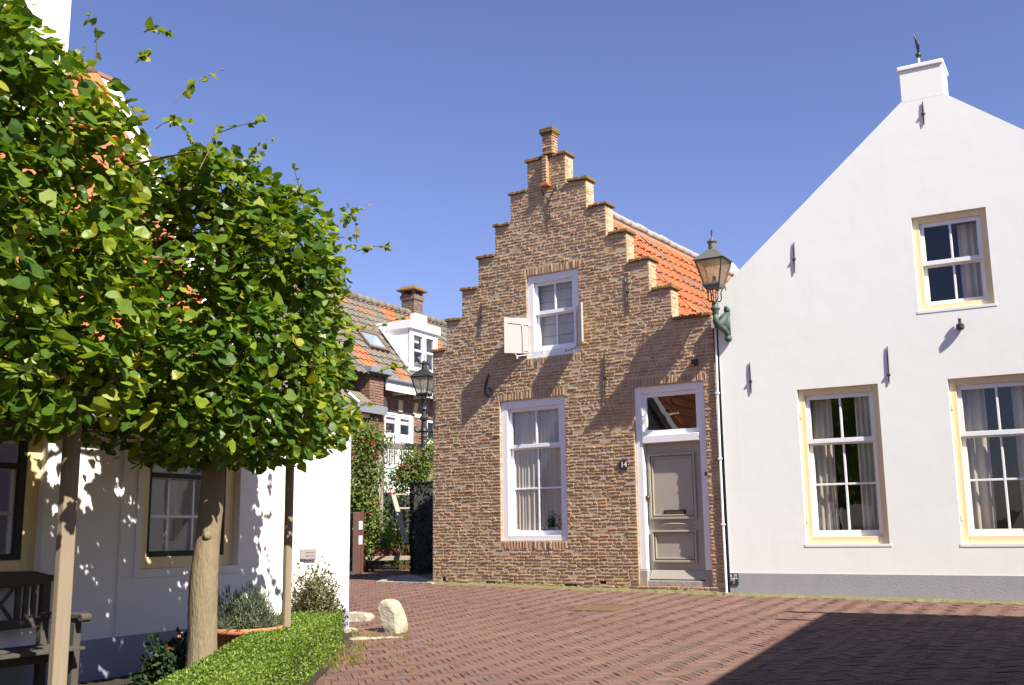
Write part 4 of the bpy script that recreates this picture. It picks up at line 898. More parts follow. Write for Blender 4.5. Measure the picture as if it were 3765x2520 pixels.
f0 = gp(822, 1420); rock('flat_stone', [(-.17, -.05), (.16, -.05), (.17, .05), (.12, .085), (-.1, .10), (-.18, .08)], f0, np.array([1, -.1, 0]), up, np.array([.1, 1, 0]), .17, 'flat pale stone block lying against the white house corner', 'stone', roughness=.01)
f1 = gp(862, 1462); rock('kerb_stone', [(-.32, -.05), (.30, -.05), (.31, .012), (.1, .022), (-.2, .02), (-.33, .01)], f1, np.array([.98, .16, 0]), up, np.array([-.16, .98, 0]), .07, 'long low kerb stone sunk in the ground before the leaning stone', 'stone', roughness=.008)
f2 = gp(800, 1447); rock('corner_cobble', [(-.09, -.04), (.09, -.04), (.085, .03), (.03, .05), (-.06, .045), (-.09, .02)], f2, np.array([.9, .3, 0]), up, np.array([-.3, .9, 0]), .07, 'small rough cobble lying beside the end of the box hedge', 'stone', roughness=.008)
f3 = gp(838, 1443); 
# ================================================================== grass and weeds
def tufts(pts, n, h, spread, name='grass'):
    P = []; 
    for (x, y) in pts:
        k = max(3, int(random.gauss(n, n*.4)))
        for _ in range(k): a, b = random.gauss(x, spread), random.gauss(y, spread); P.append((a, b, gz(a, b)+.0))
    P = np.array(P); k = len(P); T = np.stack([rng.normal(0, .6, k), rng.normal(0, .6, k), np.ones(k)], 1); Nn = rng.normal(0, 1, (k, 3)); Nn[:, 2] *= .3
    o = foliage(name, P, Nn, T, rng.uniform(.5, 1.3, k)*h, rng.beta(2, 1.6, k), M['grass'], kind='blade'); o['kind'] = 'stuff'; return o
pts = []
for _ in range(75):
    x, y = random.uniform(735, 850), random.uniform(1478, 1530); p = gp(x-(y-1478)*.55, y); pts.append((p[0], p[1]))
for _ in range(26): p = gp(random.uniform(790, 930), random.gauss(1462, 12)); pts.append((p[0], p[1]))
for _ in range(10): p = gp(random.uniform(740, 1100), random.uniform(1470, 1560)); pts.append((p[0], p[1]))
tufts(pts, 16, .06, .028)
pts = []
for _ in range(110): p = B.P(random.uniform(0, 5.2), 0, random.uniform(.05, .2)); pts.append((p[0], p[1]))
for _ in range(40): p = R.P(random.uniform(0, 5), 0, random.uniform(.03, .17)); pts.append((p[0], p[1]))
tufts(pts, 7, .028, .02, 'gutter_weeds')
# ================================================================== lime trees
g_ = np.array([.388, .922, 0]); g_ /= np.linalg.norm(g_); sd = np.array([g_[1], -g_[0], 0])
T0 = np.array([-2.48, 8.5, 0])
def limb(q, a, b, r0, r1, n=6, sag=.05):
    pts = [a+(b-a)*i/(n-1)+np.array([random.gauss(0, sag), random.gauss(0, sag), random.gauss(0, sag)])*(0 < i < n-1) for i in range(n)]
    q.tube(pts, [r0+(r1-r0)*i/(n-1) for i in range(n)], 7); return pts
# leaves cut away along the sun's rays to put sun flecks on the wall
SUN_TUNNELS = [(np.array(hit(x, y, L.o, L.n)), r_) for x, y, r_ in ((205, 985, .16), (215, 1050, .12), (178, 1075, .15), (160, 1130, .12), (195, 1160, .09), (110, 1050, .15), (85, 1000, .14), (120, 1190, .08), (270, 1125, .07), (300, 1180, .06), (225, 1240, .06), (560, 1370, .06), (590, 1300, .06), (640, 1375, .07))]
def lime_tree(base, t0, t1, n, label, zb=2.18, zt=4.64, half=.72, shoots=26, seed=0, trunk_r=.105, lean=(0, 0), show_shadow_nub=True, bias=0.0):
    gzb = gz(base[0], base[1]); base = np.array([base[0], base[1], gzb])
    rt = thing('lime_tree', base, label, 'tree', 'pleached lime trees along the white house')
    q = MB(); hT = 2.15; pts = []; rad = []
    for i in range(14):
        t = i/13; pts.append(base+np.array([lean[0]*t+.012*math.sin(t*9+seed), lean[1]*t+.01*math.cos(t*7), -.05+hT*t])); rad.append(trunk_r*(1.22-.42*t+.16*math.exp(-t*9))*(1+.04*math.sin(t*17+seed)))
    q.tube(pts, rad, 16); trunk = q.build('trunk', M['bark'], rt, smooth=True)
    dm = trunk.modifiers.new('sub', 'SUBSURF'); dm.levels = 1; dm.render_levels = 2
    tx = bpy.data.textures.new('bark', 'CLOUDS'); tx.noise_scale = .05; d2 = trunk.modifiers.new('d', 'DISPLACE'); d2.texture = tx; d2.strength = .009; d2.texture_coords = 'LOCAL'
    q = MB()
    if show_shadow_nub:
        q.lathe(base+np.array([lean[0]*.5-.0, lean[1]*.5, 1.22])+sd*.05-g_*.07, [(.034, 0), (.034, .02), (.024, .03), (.012, .033)], 10, axis=sd*.8-g_*.6)
        q.build('knot', M['bark'], rt, smooth=True)  # bark nub modelled where the trunk only carries a dark shadow
    q = MB(); top = pts[-1]; ends = []
    for lev, z in enumerate((2.3, 3.0, 3.7, 4.3)):
        c = np.array([top[0], top[1], z]); 
        if lev == 0: q.tube([top-[0, 0, .1], c+[0, 0, 2.0]], [trunk_r*.8, .03], 8)
        for e_ in (t0+.2, t1-.2):
            b = np.array([*(T0+g_*e_)[:2], z+random.uniform(.0, .2)]); ends.append(limb(q, c, b, .035, .012))
            for _ in range(5):
                p = ends[-1][random.randint(1, 5)]; limb(q, p, p+sd*random.uniform(-.6, .6)+g_*random.uniform(-.3, .3)+np.array([0, 0, random.uniform(-.2, .2)]), .012, .005, 4, .03)
    # leaf positions: a loose clipped slab, denser near its surface
    N3 = n; P = []; OUT = []
    while len(P) < N3:
        a, s_, z = rng.uniform(-1.08, 1.08, 3)
        ez = 7 if z < 0 else 3.6
        rr_ = (abs(a)**3.6+abs(s_)**(5 if z < 0 else 3.2)+abs(z)**ez)**(1/3.4)
        p = T0+g_*(t0+t1)/2+g_*a*(t1-t0)/2+sd*s_*half; p = np.array([p[0], p[1], (zb+zt)/2+z*(zt-zb)/2])
        L_ = (math.sin(p[1]*3.1+seed)+math.sin(p[2]*3.7+p[0]*2+1)+math.sin(p[0]*5.3+p[1]*4.1))/3
        lim = 1+.085*L_
        if rr_ > lim: continue
        if rr_ < lim-.42 and random.random() < .62: continue
        if math.sin(p[1]*6.1+p[2]*5.3+seed)+math.sin(p[2]*8.7-p[0]*4.1)+math.sin(p[0]*9.3+p[1]*2.2) > 1.35 and random.random() < .85: continue
        if any(np.linalg.norm((p-c_)-SUN*((p-c_)@SUN)) < r_ for c_, r_ in SUN_TUNNELS) and random.random() < .97: continue
        o_ = g_*(abs(a)**3*np.sign(a))*.9+sd*(abs(s_)**2*np.sign(s_))*1.1; o_ = np.array([o_[0], o_[1], abs(z)**3*np.sign(z)*.8]); P.append(p); OUT.append(o_)
    P = np.array(P); OUT = np.array(OUT); k = len(P)
    Nn = OUT*.5+np.array([0, 0, .9])+rng.normal(0, .6, (k, 3)); T = np.stack([rng.normal(0, .7, k), rng.normal(0, .7, k), np.full(k, -.55)], 1)+OUT*.5
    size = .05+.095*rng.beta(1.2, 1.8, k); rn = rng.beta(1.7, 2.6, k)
    hi = np.clip((P[:, 2]-zt+.5)/.6, 0, 1); rn = np.clip(rn+hi*.34*rng.random(k)+.16*np.clip(((P-T0)@g_-t1+1.1)/.8, 0, 1), 0, 1)  # sunlit crown top and right end put into the leaf colour
    # young shoots standing out of the clipped outline
    tw = MB(); SP = []; SN = []; ST = []; SS = []; SR = []
    for _ in range(shoots):
        r_ = random.random(); a = random.uniform(-1, 1); 
        if r_ < .62: o_ = T0+g_*((t0+t1)/2+a*(t1-t0)/2)+sd*random.uniform(-.8, .8)*half; o_ = np.array([o_[0], o_[1], zt-.30]); dr = np.array([random.gauss(.12, .3), random.gauss(0, .3), 1])
        elif r_ < .84: o_ = T0+g_*(t1-.22 if bias >= 0 else t0+.1)+sd*random.uniform(-.9, .9)*half; o_ = np.array([o_[0], o_[1], random.uniform(zb+.1, zt)]); dr = g_*(1 if bias >= 0 else -1)*1.0+np.array([.3, 0, random.uniform(.2, 1.0)])
        else: o_ = T0+g_*((t0+t1)/2+a*(t1-t0)/2)+sd*half*.95; o_ = np.array([o_[0], o_[1], random.uniform(zb+.2, zt)]); dr = sd+np.array([0, 0, random.uniform(-.2, .8)])
        dr = dr/np.linalg.norm(dr); l = random.uniform(.28, .54) if r_ < .62 else random.uniform(.18, .36); bend = np.array([random.gauss(0, .09), random.gauss(0, .09), -.03])
        pp = [o_+dr*l*i/4+bend*(i/4)**2 for i in range(5)]; tw.tube(pp, [.0042, .0036, .003, .0022, .0015], 5)
        for i in range(random.randint(8, 14)):
            t = 1.0 if i == 0 else random.uniform(.25, 1.0); c = o_+dr*l*t+bend*t*t; sdv = rng.normal(0, 1, 3); SP.append(c); SN.append(rng.normal(0, .6, 3)+[0, 0, .7]); ST.append(sdv*.7+dr*.4+[0, 0, -.3]); SS.append(random.uniform(.04, .085)*(1.2-.5*t)); SR.append(min(1, random.betavariate(2.2, 1.6)))
    P = np.concatenate([P, SP]); Nn = np.concatenate([Nn, SN]); T = np.concatenate([T, ST]); size = np.concatenate([size, SS]); rn = np.concatenate([rn, SR])
    q.v and tw.add(q.v, q.f); tw.mat = M['twig']
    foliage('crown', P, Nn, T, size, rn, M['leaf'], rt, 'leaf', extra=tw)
    return rt
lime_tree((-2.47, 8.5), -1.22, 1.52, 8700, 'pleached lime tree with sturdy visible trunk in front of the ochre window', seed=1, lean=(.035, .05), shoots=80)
lime_tree((-3.55, 5.9), -4.5, -1.28, 11600, 'pleached lime tree nearest the street front, its crown filling the upper left corner', zt=4.95, half=.82, seed=4, shoots=64, show_shadow_nub=False)
lime_tree((-4.7, 3.0), -8.6, -4.5, 5000, 'pleached lime tree beyond the left edge beside the white house', zt=4.7, seed=7, shoots=10, show_shadow_nub=False)  # unseen tree, added so the window panes mirror foliage instead of sky
# stakes
def stake(xb, xt, y, depth, hw, z1, label, lean=0):
    b = at(xb, y, depth); g = gz(b[0], b[1]); q = MB(); n = 6; V = []; rnd_ = []
    zz = np.linspace(g-.05, z1, 9)
    for z in zz:
        t = (z-g)/(z1-g); c = np.array([b[0]+lean*t, b[1], z])
        for k in range(8):
            a = PI/8+k*PI/4+.3; rr_ = hw*(1.0 if k % 2 else .96)+random.gauss(0, .0008); V.append(c+np.array([math.cos(a), math.sin(a), 0])*rr_)
    q.add(V, [(i*8+j, i*8+(j+1) % 8, (i+1)*8+(j+1) % 8, (i+1)*8+j) for i in range(8) for j in range(8)]+[tuple(range(64, 72))])
    return tag(q.build('tree_stake', M['post'], origin=(b[0], b[1], g), bevel=.004), label, 'stake', 'wooden stakes supporting the lime trees')
stake(150, 150, 1250, 7.35, .066, 3.0, 'thick faceted wooden stake in front of the grey bench', lean=.0)
stake(659, 659, 1250, 9.85, .043, 3.2, 'thin wooden stake rising behind the far end of the box hedge', lean=0)
# ================================================================== box hedge
hd = norm(np.array([-.005, 1, 0])); hn = np.array([hd[1], -hd[0], 0])
H0 = np.array([-1.72, 10.80, 0]); HL, HW, HH = 5.6, .62, .36
def hedge(name, O, d, n_, L_, W_, H_, nleaf, m, core, label, size=(.017, .03), lumpy=.03, corem=None):
    rt = thing(name, (O[0]-d[0]*L_/2, O[1]-d[1]*L_/2, gz(*(O-d*L_/2)[:2])), label, 'hedge')
    q = MB(); V = []
    nl = max(4, int(L_/.25))
    for i in range(nl+1):
        c = O-d*(.05+(L_-.1)*i/nl); g = gz(c[0], c[1])
        for a, h in ((-.05, 0), (-.05, H_-.05), (-W_+.05, H_-.05), (-W_+.05, 0)): V.append((*(c+n_*a)[:2], g+h))
    q.add(V, [(i*4+j, i*4+(j+1) % 4, i*4+4+(j+1) % 4, i*4+4+j) for i in range(nl) for j in range(4)]+[(0, 1, 2, 3), tuple(nl*4+j for j in (3, 2, 1, 0))]); q.build('branches', corem or M['boxcore'], rt)  # dark inner box added to stop light passing through the hedge
    # leaves over top, sides and ends
    A = [L_*W_*1.0, L_*H_, L_*H_*.6, W_*H_, W_*H_*.3]; pr = np.array(A)/sum(A); f = rng.choice(5, nleaf, p=pr); a = rng.random(nleaf); b = rng.random(nleaf)
    P = np.zeros((nleaf, 3)); Nn = np.zeros((nleaf, 3)); dep = rng.exponential(.014, nleaf)
    l = np.where(f < 3, a*L_, np.where(f == 3, 0, L_)); wv = np.where(f == 0, b*W_, np.where(f == 1, 0, np.where(f == 2, W_, a*W_))); hv = np.where(f == 0, H_, b*H_)
    fn = np.array([[0, 0, 1], n_, -n_, d, -d])[f]
    # round the edges a little
    rad = .07; tl = np.minimum(l, L_-l); twd = np.minimum(wv, W_-wv); th = H_-hv
    P = O-d*l[:, None]-n_*wv[:, None]
    z0 = np.array([gz(x, y) for x, y in P[:, :2]]); P[:, 2] = z0+hv
    c_in = np.where(f == 0, np.clip(rad-np.minimum(tl, twd), 0, rad), np.clip(rad-th, 0, rad)); ins = c_in-(np.sqrt(np.clip(rad**2-(rad-c_in)**2, 0, None)) if False else 0)
    drop = rad-np.sqrt(np.clip(rad**2-c_in**2, 0, None))
    P -= fn*(drop+dep-lumpy*lump(P, 3.2))[:, None]
    Nn = fn*.7+rng.normal(0, .55, (nleaf, 3))+[0, 0, .35]; T = rng.normal(0, .7, (nleaf, 3))+fn*.5+[0, 0, .4]
    foliage('foliage', P, Nn, T, rng.uniform(*size, nleaf), np.clip(rng.beta(2, 2, nleaf)+.22*lump(P, 2.2, 1)+.08*(f == 0), 0, 1), m, rt, 'diam')
    return rt
hedge('box_hedge', H0, hd, hn, HL, HW, HH, 60000, M['box'], None, 'low clipped box hedge along the planted bed in front of the white house', size=(.016, .029))
# ================================================================== pots and shrubs
def plant_cloud(n, c, rx, ry, rz, up_bias, kind, m, size, parent, name='foliage', tips=.6, twigs=0, twm=None, dark=0):
    v = norm(rng.normal(0, 1, (n, 3))); r_ = rng.random(n)**(1/2.2); v[:, 2] = np.abs(v[:, 2])
    ph = 1+.22*np.sin(v[:, 0]*5+1)*np.sin(v[:, 1]*6)+.12*np.sin(v[:, 2]*9)
    P = c+v*(r_*ph)[:, None]*np.array([rx, ry, rz]); Nn = v*.5+rng.normal(0, .8, (n, 3)); T = v*tips+rng.normal(0, .35, (n, 3))+[0, 0, up_bias]
    tw = None
    if twigs:
        tw = MB(); tw.mat = twm
        for _ in range(twigs):
            d = norm(np.array([random.gauss(0, 1), random.gauss(0, 1), abs(random.gauss(.6, .8))])); e_ = c+d*np.array([rx, ry, rz])*random.uniform(.8, 1.18); mid = (c+e_)/2+np.array([random.gauss(0, .04), random.gauss(0, .04), .05])
            tw.tube([c+d*.03, mid, e_+[random.gauss(0, .03), random.gauss(0, .03), -.01]], [.004, .003, .0012], 4)
    return foliage(name, P, Nn, T, rng.uniform(*size, n), np.clip(rng.beta(2, 2, n)-dark, 0, 1), m, parent, kind, extra=tw)
pc = at(560, 1436, 9.75); g = gz(pc[0], pc[1])
pt = thing('terracotta_bowl', (pc[0], pc[1], g), 'wide terracotta bowl with thick rolled rim between tree trunk and hedge', 'plant pot')
zr = pc[2]; q = MB(); q.lathe((pc[0], pc[1], g), [(.20, 0), (.24, .04), (.26, (zr-g)*.55), (.30, zr-g-.05), (.335, zr-g-.045), (.345, zr-g-.015), (.335, zr-g+.01), (.30, zr-g+.008), (.29, zr-g-.02)], 40); q.build('bowl', M['terracotta'], pt, smooth=True)
q = MB(); q.lathe((pc[0], pc[1], zr-.04), [(.295, 0), (.28, .015)], 30); q.build('soil', M['soil'], pt)
q = MB(); zc = zr-g-.12; q.lathe((pc[0], pc[1], g), [(.268, zc-.01), (.285, zc), (.285, zc+.022), (.275, zc+.03)], 40); q.build('rim_band', M['terracotta'], pt, smooth=True)
lv = thing('lavender_bush', (pc[0], pc[1], zr), 'grey green lavender bush growing in the terracotta bowl', 'shrub')
plant_cloud(4200, np.array([pc[0], pc[1], zr-.03]), .31, .31, .33, .7, 'blade', M['herb'], (.04, .09), lv, twigs=60, twm=M['herb'])
pd = at(722, 1392, 11.3); g = gz(pd[0], pd[1]); sb = thing('dry_shrub', (pd[0], pd[1], g), 'brownish olive wiry shrub behind the hedge against the sunlit white wall', 'shrub')
plant_cloud(5200, np.array([pd[0], pd[1], g+.12]), .30, .30, .60, .25, 'diam', M['dry'], (.022, .045), sb, twigs=220, twm=M['dry'])
pf = at(392, 1540, 8.75); g = gz(pf[0], pf[1]); fp = thing('flowering_plant', (pf[0], pf[1], g), 'dark leafy plant with orange and red blooms in the shade below the window', 'flowers')
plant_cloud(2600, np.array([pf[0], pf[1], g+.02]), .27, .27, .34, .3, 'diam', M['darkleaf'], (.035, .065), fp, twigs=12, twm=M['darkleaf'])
def bloom(c, r_, m, parent, n=14):
    q = MB()
    for i in range(n):
        a = i*2.4; t = (i+.5)/n; d = np.array([math.cos(a)*t, math.sin(a)*t, 1-t*.7]); d /= np.linalg.norm(d); x = np.cross(d, [0, 0, 1.]); x /= np.linalg.norm(x)+1e-6; y = np.cross(x, d)
        b = c+d*r_*.35; s_ = r_*.55; q.add([b-x*s_*.5, b+d*s_*.25-x*s_*.55+y*s_*.6, b+y*s_*1.0+d*s_*.15, b+d*s_*.25+x*s_*.55+y*s_*.6, b+x*s_*.5], [(0, 1, 2, 3, 4)])
    return q.build('bloom', m, parent)
for (x, y, r_, mm) in ((409, 1451, .035, 'orange'), (416, 1441, .02, 'palestone'), (386, 1478, .03, 'red'), (455, 1462, .024, 'orange'), (437, 1447, .018, 'palestone')): bloom(at(x, y+9, 8.5), r_, M[mm], fp)
# ================================================================== bench
bk = hit(96, 1400, L.o+L.n*.12, L.n); ub, _ = L.loc(bk); gB = gz(bk[0], bk[1])-.0
be = thing('garden_bench', L.P(ub-.7, gB, .4), 'dark weathered wooden garden bench with lattice back against the shaded wall', 'bench')
WB, WF = .14, .52; BLn = 1.5
zt = lambda x, y, w: hit(x, y, L.o+L.n*w, L.n)[2]
zTop = zt(90, 1322, WB); zArm = zt(182, 1406, WF); zSeat = zArm-.24
q = MB(); q.fbox(L, ub-.035, ub+.035, gB, zTop-.02, WB+.03, WB-.03); q.build('leg', M['bench'], be, bevel=.006)
q = MB(); q.fbox(L, ub-BLn-.035, ub-BLn+.035, gB, zTop-.02, WB+.03, WB-.03); q.build('leg', M['bench'], be, bevel=.006)
for u in (ub, ub-BLn):
    q = MB(); q.fbox(L, u-.033, u+.033, gB, zArm-.03, WF+.03, WF-.03); q.build('leg', M['bench'], be, bevel=.006)
    q = MB(); q.fbox(L, u-.045, u+.045, zArm-.03, zArm+.012, WF+.11, WB+.03); q.tube([L.P(u-.045, zArm-.02, WF+.10), L.P(u+.045, zArm-.02, WF+.10)], .032, 12); q.build('armrest', M['bench'], be, bevel=.008)
q = MB(); n = 16; V = []
for i in range(n+1):
    t = i/n; u = ub-BLn-.10+(BLn+.20)*t; e_ = min(t, 1-t)*n; rise = .03*math.sin(PI*t); ed = .055*(1 if e_ > 1 else (.55 if e_ > .5 else .25))
    for h, w in ((-.01-ed, -.03), (-.01-ed, .03), (-.01+ed+rise*.6, .035), (-.01+ed+rise*.6, -.035)): V.append(L.P(u, zTop+h, WB+w))
q.add(V, [(i*4+j, i*4+(j+1) % 4, i*4+4+(j+1) % 4, i*4+4+j) for i in range(n) for j in range(4)]+[(0, 3, 2, 1), tuple(n*4+j for j in range(4))]); q.build('top_rail', M['bench'], be, bevel=.006)
zl = zt(90, 1424, WB)
q = MB(); q.fbox(L, ub-BLn+.035, ub-.035, zl-.035, zl+.035, WB+.02, WB-.02)
for du in (.10, .17): 
    q.fbox(L, ub-du-.018, ub-du+.018, zl+.035, zTop-.06, WB+.012, WB-.012); q.fbox(L, ub-BLn+du-.018, ub-BLn+du+.018, zl+.035, zTop-.06, WB+.012, WB-.012)
q.fbox(L, ub-.26, ub-.22, zl+.035, zTop-.06, WB+.013, WB-.013)
zz0, zz1 = zl+.035, zTop-.06
for k in range(9):
    u = ub-.28-k*.14
    for s_ in (-1, 1):
        a = L.P(u, zz0, WB+.006*s_); b = L.P(u-.22, zz1, WB+.006*s_)
        if s_ > 0: a, b = L.P(u-.22, zz0, WB+.006), L.P(u, zz1, WB+.006)
        q.bar(a, b, .014, .005, L.ud)
q.build('backrest', M['bench'], be)
q = MB()
for k in range(6): w = WB+.08+k*.088; q.fbox(L, ub-BLn+.04, ub-.04, zSeat-.012, zSeat+.012, w+.036, w-.036)
q.build('seat', M['bench'], be, bevel=.004)
q = MB(); q.fbox(L, ub-BLn+.035, ub-.035, zSeat-.09, zSeat-.015, WF+.015, WF-.012); q.fbox(L, ub-BLn+.035, ub-.035, zSeat-.09, zSeat-.015, WB+.014, WB-.014)
for u in (ub, ub-BLn): q.fbox(L, u-.015, u+.015, zSeat-.085, zSeat-.02, WF-.03, WB+.03)
q.build('rail', M['bench'], be)
plant_cloud(500, np.array(pp)+[0, 0, .12], .14, .07, .24, .3, 'diam', M['darkleaf'], (.04, .08), wp)
# ================================================================== house behind the alley
hG = thing('brick_house_behind', BG.P(1, .8), 'brown brick house behind the rose garden with patched grey tiled roof and white dormer', 'house')
Rnd = lambda F, x, y, w=0: F.uv(x, y, w)
EV = 5.50
wq0 = BG.uv(*c5(485, 1312)); wq1 = BG.uv(*c6(660, 45)); wb0 = BG.uv(*c6(415, 692)); 
GW = (wq0[0], wq1[0], wb0[1], wq0[1]-.04)
w2l = BG.uv(*c6(764, 60))[0]; GW2 = (w2l, w2l+1.25, GW[2]+1.0, GW[3]-.05)
mb = slab(BG, [(-6.4, .5), (9, .5), (9, EV), (-.0, EV), (-.0, 4.95), (-6.4, 4.95)], [rect(*GW), rect(*GW2)], -.016, -.3, 1)
v = .9; row = 0
while v < EV-.02:
    segs = [[-6.4 if v < 4.9 else 0., 5.5]]
    for o in (GW, GW2):
        if o[2] < v+.03 < o[3]:
            ns = []
            for s0, s1 in segs:
                if o[1] <= s0 or o[0] >= s1: ns.append([s0, s1]); continue
                if o[0] > s0: ns.append([s0, o[0]])
                if o[1] < s1: ns.append([o[1], s1])
            segs = ns
    for s0, s1 in segs: brick_run(mb, BG, s0, s1, v, v+.058, 0, back=.03, big=.21, small=.10, phase=row)
    v += .07; row += 1
mb.build('wall', [M['bgbrick'], M['bgmortar']], hG)
q = MB(); q.fbox(BG, -6.4, 9, .5, GW[2]-.02, .03, -.01); q.build('plinth', M['tar'], hG)
b0 = BG.uv(*c5(385, 1310))[1]; q = MB()
for (a, b) in ((-6.4, GW[0]), (GW[1], w2l), (w2l+1.25, 9)): q.fbox(BG, a, b, b0-.07, b0+.07, .012, -.01)
b1 = BG.uv(*c6(690, 318))[1]
for (a, b) in ((GW[1], w2l), (w2l+1.25, 9)): q.fbox(BG, a, b, b1-.05, b1+.06, .012, -.01)
q.build('stone_band', M['sandcream'], hG)
q = MB(); um = (GW[0]+GW[1])/2; zt_ = GW[3]+.02; zT = BG.uv(*c5(475, 1205))[1]
for uc_, hw, sk in ((GW[0]+.02, .09, -.10), (um, .10, 0), (GW[1]-.02, .09, .10)):
    q = MB(); q.hexa([BG.P(uc_-hw, zt_, .02), BG.P(uc_+hw, zt_, .02), BG.P(uc_+hw, zt_, -.01), BG.P(uc_-hw, zt_, -.01), BG.P(uc_-hw+sk, zT, .02), BG.P(uc_+hw+sk, zT, .02), BG.P(uc_+hw+sk, zT, -.01), BG.P(uc_-hw+sk, zT, -.01)], 0); q.build('voussoir', M['sandcream'], hG)
for a_, b_ in ((GW[0]+.12, um-.11), (um+.11, GW[1]-.12)): q = MB(); soldier(q, BG, a_, b_, zt_+.005, zT-.01, back=.02); q.build('lintel', M['bgbrick'], hG)
q = MB(); q.fbox(BG, 0.05, 9, EV-.10, EV+.15, .42, .38); q.fbox(BG, .05, 9, EV+.09, EV+.12, .375, -.02); q.build('fascia', M['white'], hG)
q = MB(); q.tube([BG.P(0, EV+.20, .45), BG.P(9, EV+.20, .45)], .06, 10); q.build('gutter', M['zinc'], hG)
q = MB()
for k in range(8): u = .95+k*1.02; q.fbox(BG, u-.06, u+.06, EV-.12, EV-.052, .38, -.02)
q.build('eave_bracket', M['white'], hG)
q = MB(); ud_ = BG.uv(*c5(366, 1400))[0]; q.tube([BG.P(ud_, EV+.15, .12), BG.P(ud_, 1.2, .12)], .055, 10); q.build('drainpipe', M['zinc'], hG)
# window wall: casements above, barred panes and a pale panel below
H = GW[3]-GW[2]; f = MB(); u0, u1, v0, v1 = GW; um = (u0+u1)/2
vt = BG.uv(*c6(540, 255))[1]; vp = BG.uv(*c6(470, 480))[1]
for (a, b) in ((u0, u0+.09), (um-.055, um+.055), (u1-.09, u1)): f.fbox(BG, a, b, v0, v1, -.05, -.14)
for (a, b) in ((u0+.09, um-.055), (um+.055, u1-.09)):
    for (c, d) in ((v1-.1, v1), (vt-.08, vt+.08), (vp-.05, vp+.05), (v0, v0+.06)): f.fbox(BG, a, b, c, d, -.052, -.14)
wi = f.build('window', M['white'], hG, bevel=.008)
pn = MB(); sh_ = MB(); br = MB(); pl = MB()
for (a, b) in ((u0+.09, um-.055), (um+.055, u1-.09)):
    for (c, d) in ((vt+.08, v1-.1),): 
        for (e0, e1, g0_, g1_) in ((a, a+.06, c, d), (b-.06, b, c, d), (a+.06, b-.06, c, c+.06), (a+.06, b-.06, d-.06, d)): sh_.fbox(BG, e0, e1, g0_, g1_, -.075, -.12)
        pn.add([BG.P(a+.06, c+.06, -.1), BG.P(b-.06, c+.06, -.1), BG.P(b-.06, d-.06, -.1), BG.P(a+.06, d-.06, -.1)], [(0, 1, 2, 3)])
    pn.add([BG.P(a, vp+.05, -.1), BG.P(b, vp+.05, -.1), BG.P(b, vt-.08, -.1), BG.P(a, vt-.08, -.1)], [(0, 1, 2, 3)])
    for k in range(5): uu = a+(b-a)*(k+.5)/5; br.fbox(BG, uu-.018, uu+.018, vp+.05, vt-.08, -.06, -.085)
    pl.fbox(BG, a, b, v0+.06, vp-.05, -.08, -.12)
pn.build('pane', M['glass'], wi); sh_.build('sash', M['white'], wi); br.build('window_bars', M['white'], wi); pl.build('panel', M['greengrey'], wi)
q = MB(); 
for (a, b) in ((u0+.15, um-.11), (um+.11, u1-.15)): q.fbox(BG, a, b, v1-.32, v1-.16, -.13, -.16)
q.build('blind', M['blind'], wi)
f = MB(); u0, u1, v0, v1 = GW2
for (a, b) in ((u0, u0+.09), (u1-.09, u1), ((u0+u1)/2-.05, (u0+u1)/2+.05)): f.fbox(BG, a, b, v0, v1, -.05, -.14)
for (a, b) in ((u0+.09, (u0+u1)/2-.05), ((u0+u1)/2+.05, u1-.09)):
    for (c, d) in ((v1-.1, v1), (vt-.08, vt+.08), (v0, v0+.08)): f.fbox(BG, a, b, c, d, -.052, -.14)
w2_ = f.build('window', M['white'], hG); q = MB(); q.add([BG.P(u0, v0, -.11), BG.P(u1, v0, -.11), BG.P(u1, v1, -.11), BG.P(u0, v1, -.11)], [(0, 1, 2, 3)]); q.build('pane', M['glass'], w2_)
# roof plane
Pr = hit(900, 711, BG.o, BG.n); 
pitch = math.radians(49); tp = math.tan(pitch)
e0 = BG.P(0, EV+.22, .42)
rn_ = norm((BG.n*math.sin(pitch)+np.array([0, 0, math.cos(pitch)])))
rp = lambda x, y: hit(x, y, e0, rn_)
def rab(P): d = P-e0; return float(d@BG.ud), float(d@(-BG.n*math.cos(pitch)+np.array([0, 0, math.sin(pitch)])))
ridge = rab(rp(900, 711)); RL = ridge[1]
upv = -BG.n*math.cos(pitch)+np.array([0, 0, math.sin(pitch)])
def PG(a, b, h): return e0+BG.ud*(a-6.5)+upv*b+rn_*h
pats = [(rab(rp(x, y))) for x, y in ((789, 690), (893, 728), (927, 727), (918, 868), (800, 790), (993, 800), (1000, 748), (905, 765))]
pat_boxes = []
for (xa, ya, xb, yb) in ((880, 700, 905, 750), (945, 722, 1010, 740), (878, 770, 890, 840)): pass
orange_zones = []
for pts_ in ([(768, 675), (795, 690)], [(881, 698), (897, 742)], [(916, 722), (955, 738)], [(817, 748), (833, 775)], [(823, 790), (835, 835)], [(891, 838), (940, 885)], [(895, 728), (912, 745)], [(990, 780), (1003, 815)], [(975, 733), (985, 742)]):
    A = [rab(rp(*p)) for p in pts_]; orange_zones.append((min(a[0] for a in A)+6.5, max(a[0] for a in A)+6.5, min(a[1] for a in A), max(a[1] for a in A)))
def om(i, j):
    a, b = (i+.5)*.24, (j+.5)*.30
    return 1 if any(z[0]-.05 <= a-(0) <= z[1]+.05 and z[2]-.05 <= b <= z[3]+.05 for z in orange_zones) or random.random() < .015 else 0
rm = MB(); na = int(15/.24); nb_ = int(RL/.30)+1
pantiles(rm, PG, na, nb_, .24, .30, m=om, rnd=lambda i, j: random.uniform(.1, .7), amp=.034)
rm.add([PG(0, 0, -.01), PG(15, 0, -.01), PG(15, RL, -.01), PG(0, RL, -.01)], [(0, 1, 2, 3)], 0, .2)
